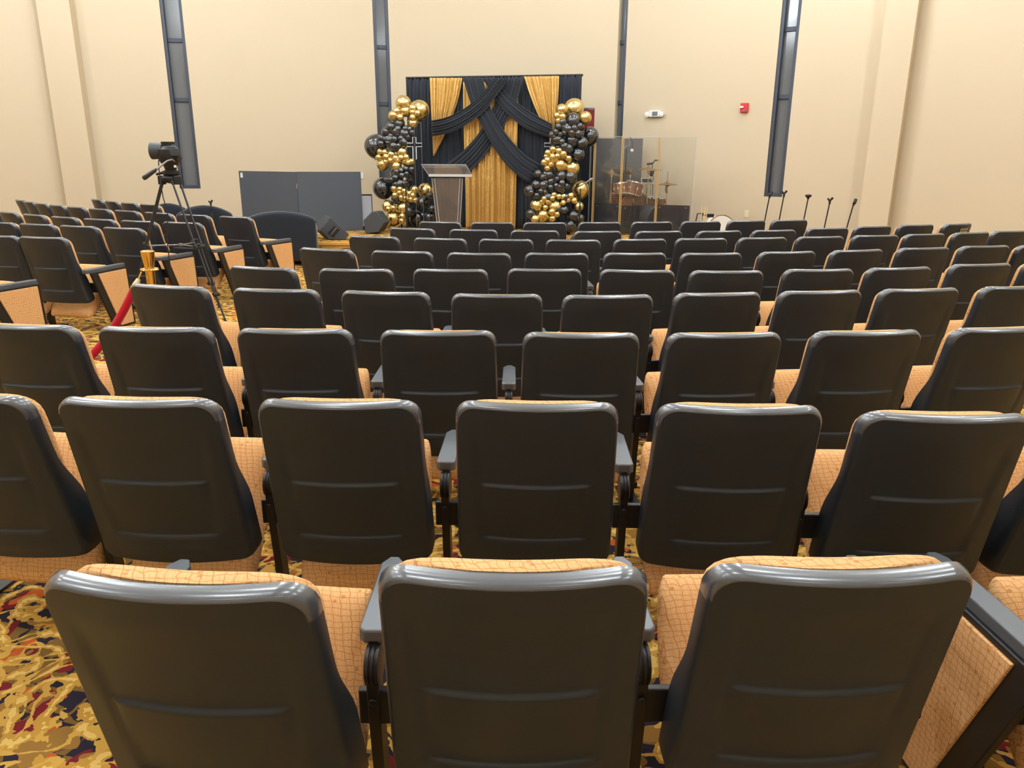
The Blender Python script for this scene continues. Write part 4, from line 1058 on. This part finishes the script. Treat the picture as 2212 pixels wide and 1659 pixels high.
for F3 in (FL, FR, FB):
    d = (F3-O3-A0); d.z = 0; d.normalize(); mb.box(A0+d*.075+Vector((0, 0, -.02)), (.075, .06, .08), Matrix.Rotation(math.atan2(d.y, d.x)-PI/2, 3, 'Z'))
mb.build('crown', steel_black, t, bevel=.006)
def cp_(u, v, Y=7.45): return atY(325+u/16.59, 300+v/16.59, Y)-O3
hc = cp_(740, 1190)
mb = MB(); mb.lathe([(.062, -.03), (.075, -.02), (.075, .01), (.05, .02), (.058, .05), (.092, .10), (.10, .15), (.095, .20), (.06, .23), (.06, .27), (.001, .27)], 32, hc); mb.tube([hc+Vector((-.05, 0, 0)), hc+Vector((-.13, -.03, -.02))], [.014, .012]); mb.build('fluid_head', steel_black, t)
mb = MB(); mb.tube([cp_(860, 810, 7.35), cp_(770, 740, 7.3), cp_(600, 790, 7.25), cp_(380, 960, 7.2), cp_(200, 1090, 7.15)], [.008, .008, .008, .009, .012], 10); mb.build('pan_handle', metal_grey, t)
a_, b_ = atY(337, 366.5, 7.13)-O3, atY(309, 386, 7.1)-O3
mb = MB(); mb.tube([a_, a_.lerp(b_, .08), a_.lerp(b_, .9), b_], [.012, .017, .022, .015], 14); mb.build('handle_grip', tripod_al, t)
mb = MB(); mb.tube([cp_(340, 600, 7.35), cp_(290, 800, 7.35), cp_(300, 1050, 7.35), cp_(380, 1660, 7.3)]+[atY(x, y, 7.3)-O3 for x, y in ((352, 425), (362, 460), (362, 530), (371, 600), (376, 650), (379, 700))], .005, 8)
o = mb.build('power_cable', rubber, t)
camt = thing('video_camera', 'dark grey video camera mounted on the tripod, lens pointing left', 'camera', O3+cp_(740, 640))
CC_ = cp_(740, 640)
def q2(u, v, Y=7.45): return cp_(u, v, Y)-CC_
pts = [(480, 270), (560, 245), (860, 250), (960, 310), (1045, 400), (1040, 560), (960, 660), (500, 640), (470, 500)]
mb = MB(); mb.loft([[q2(u, v, 7.38) for u, v in pts], [q2(u, v, 7.53) for u, v in pts]]); mb.build('body', cam_body, camt, bevel=.012, seg=3)
lc = q2(350, 430)
mb = MB(); mb.lathe([(.001, -.0), (.068, 0), (.068, .01), (.074, .07), (.077, .11), (.07, .11), (.06, .08)], 28, q2(480, 430), Matrix.Rotation(-PI/2, 3, 'Y')); mb.build('lens_hood', cam_body, camt)
MB().lathe([(.001, 0), (.058, 0)], 24, q2(300, 430), Matrix.Rotation(-PI/2, 3, 'Y')).build('lens_glass', cam_glass, camt)
mb = MB(); P_ = q2(750, 270); mb.tube([q2(520, 265, 7.42), q2(600, 235, 7.42), q2(860, 245, 7.42), q2(900, 290, 7.42)], .010, 8); mb.build('top_handle', cam_body, camt)
MB().box(q2(860, 480, 7.37), (.09, .012, .065)).build('side_screen', cam_body, camt, bevel=.004)
MB().box(q2(740, 690), (.16, .10, .035)).build('mount_plate', rubber, camt, bevel=.004)
MB().box(cp_(885, 985, 7.35), (.022, .006, .022)).build('white_sticker', white_pl, t)
# ================================================================ hanging ceiling speaker just cut by the top edge
# ---------------------------------------------------------------- camera and render settings
cd = bpy.data.cameras.new('camera'); co = bpy.data.objects.new('camera', cd); C.objects.link(co)
cd.sensor_fit = 'HORIZONTAL'; cd.sensor_width = 36; cd.lens = 36*FPX/2212; cd.clip_start = .05; cd.clip_end = 100
M = Matrix((CR, CU, -FW)).transposed().to_4x4(); M.translation = CO; co.matrix_world = M
SC.camera = co
w = bpy.data.worlds.new('world'); SC.world = w; w.use_nodes = True
w.node_tree.nodes['Background'].inputs[0].default_value = (.8, .85, 1, 1); w.node_tree.nodes['Background'].inputs[1].default_value = .02
vs_ = SC.view_settings; vs_.view_transform = 'Standard'; vs_.look = 'None'; vs_.gamma = 1; vs_.use_curve_mapping = False; vs_.exposure = EXPO
SC.cycles.use_denoising = True
SC.cycles.max_bounces = 8; SC.cycles.transparent_max_bounces = 16; SC.cycles.caustics_reflective = False; SC.cycles.caustics_refractive = False
SC.cycles.sample_clamp_indirect = 4
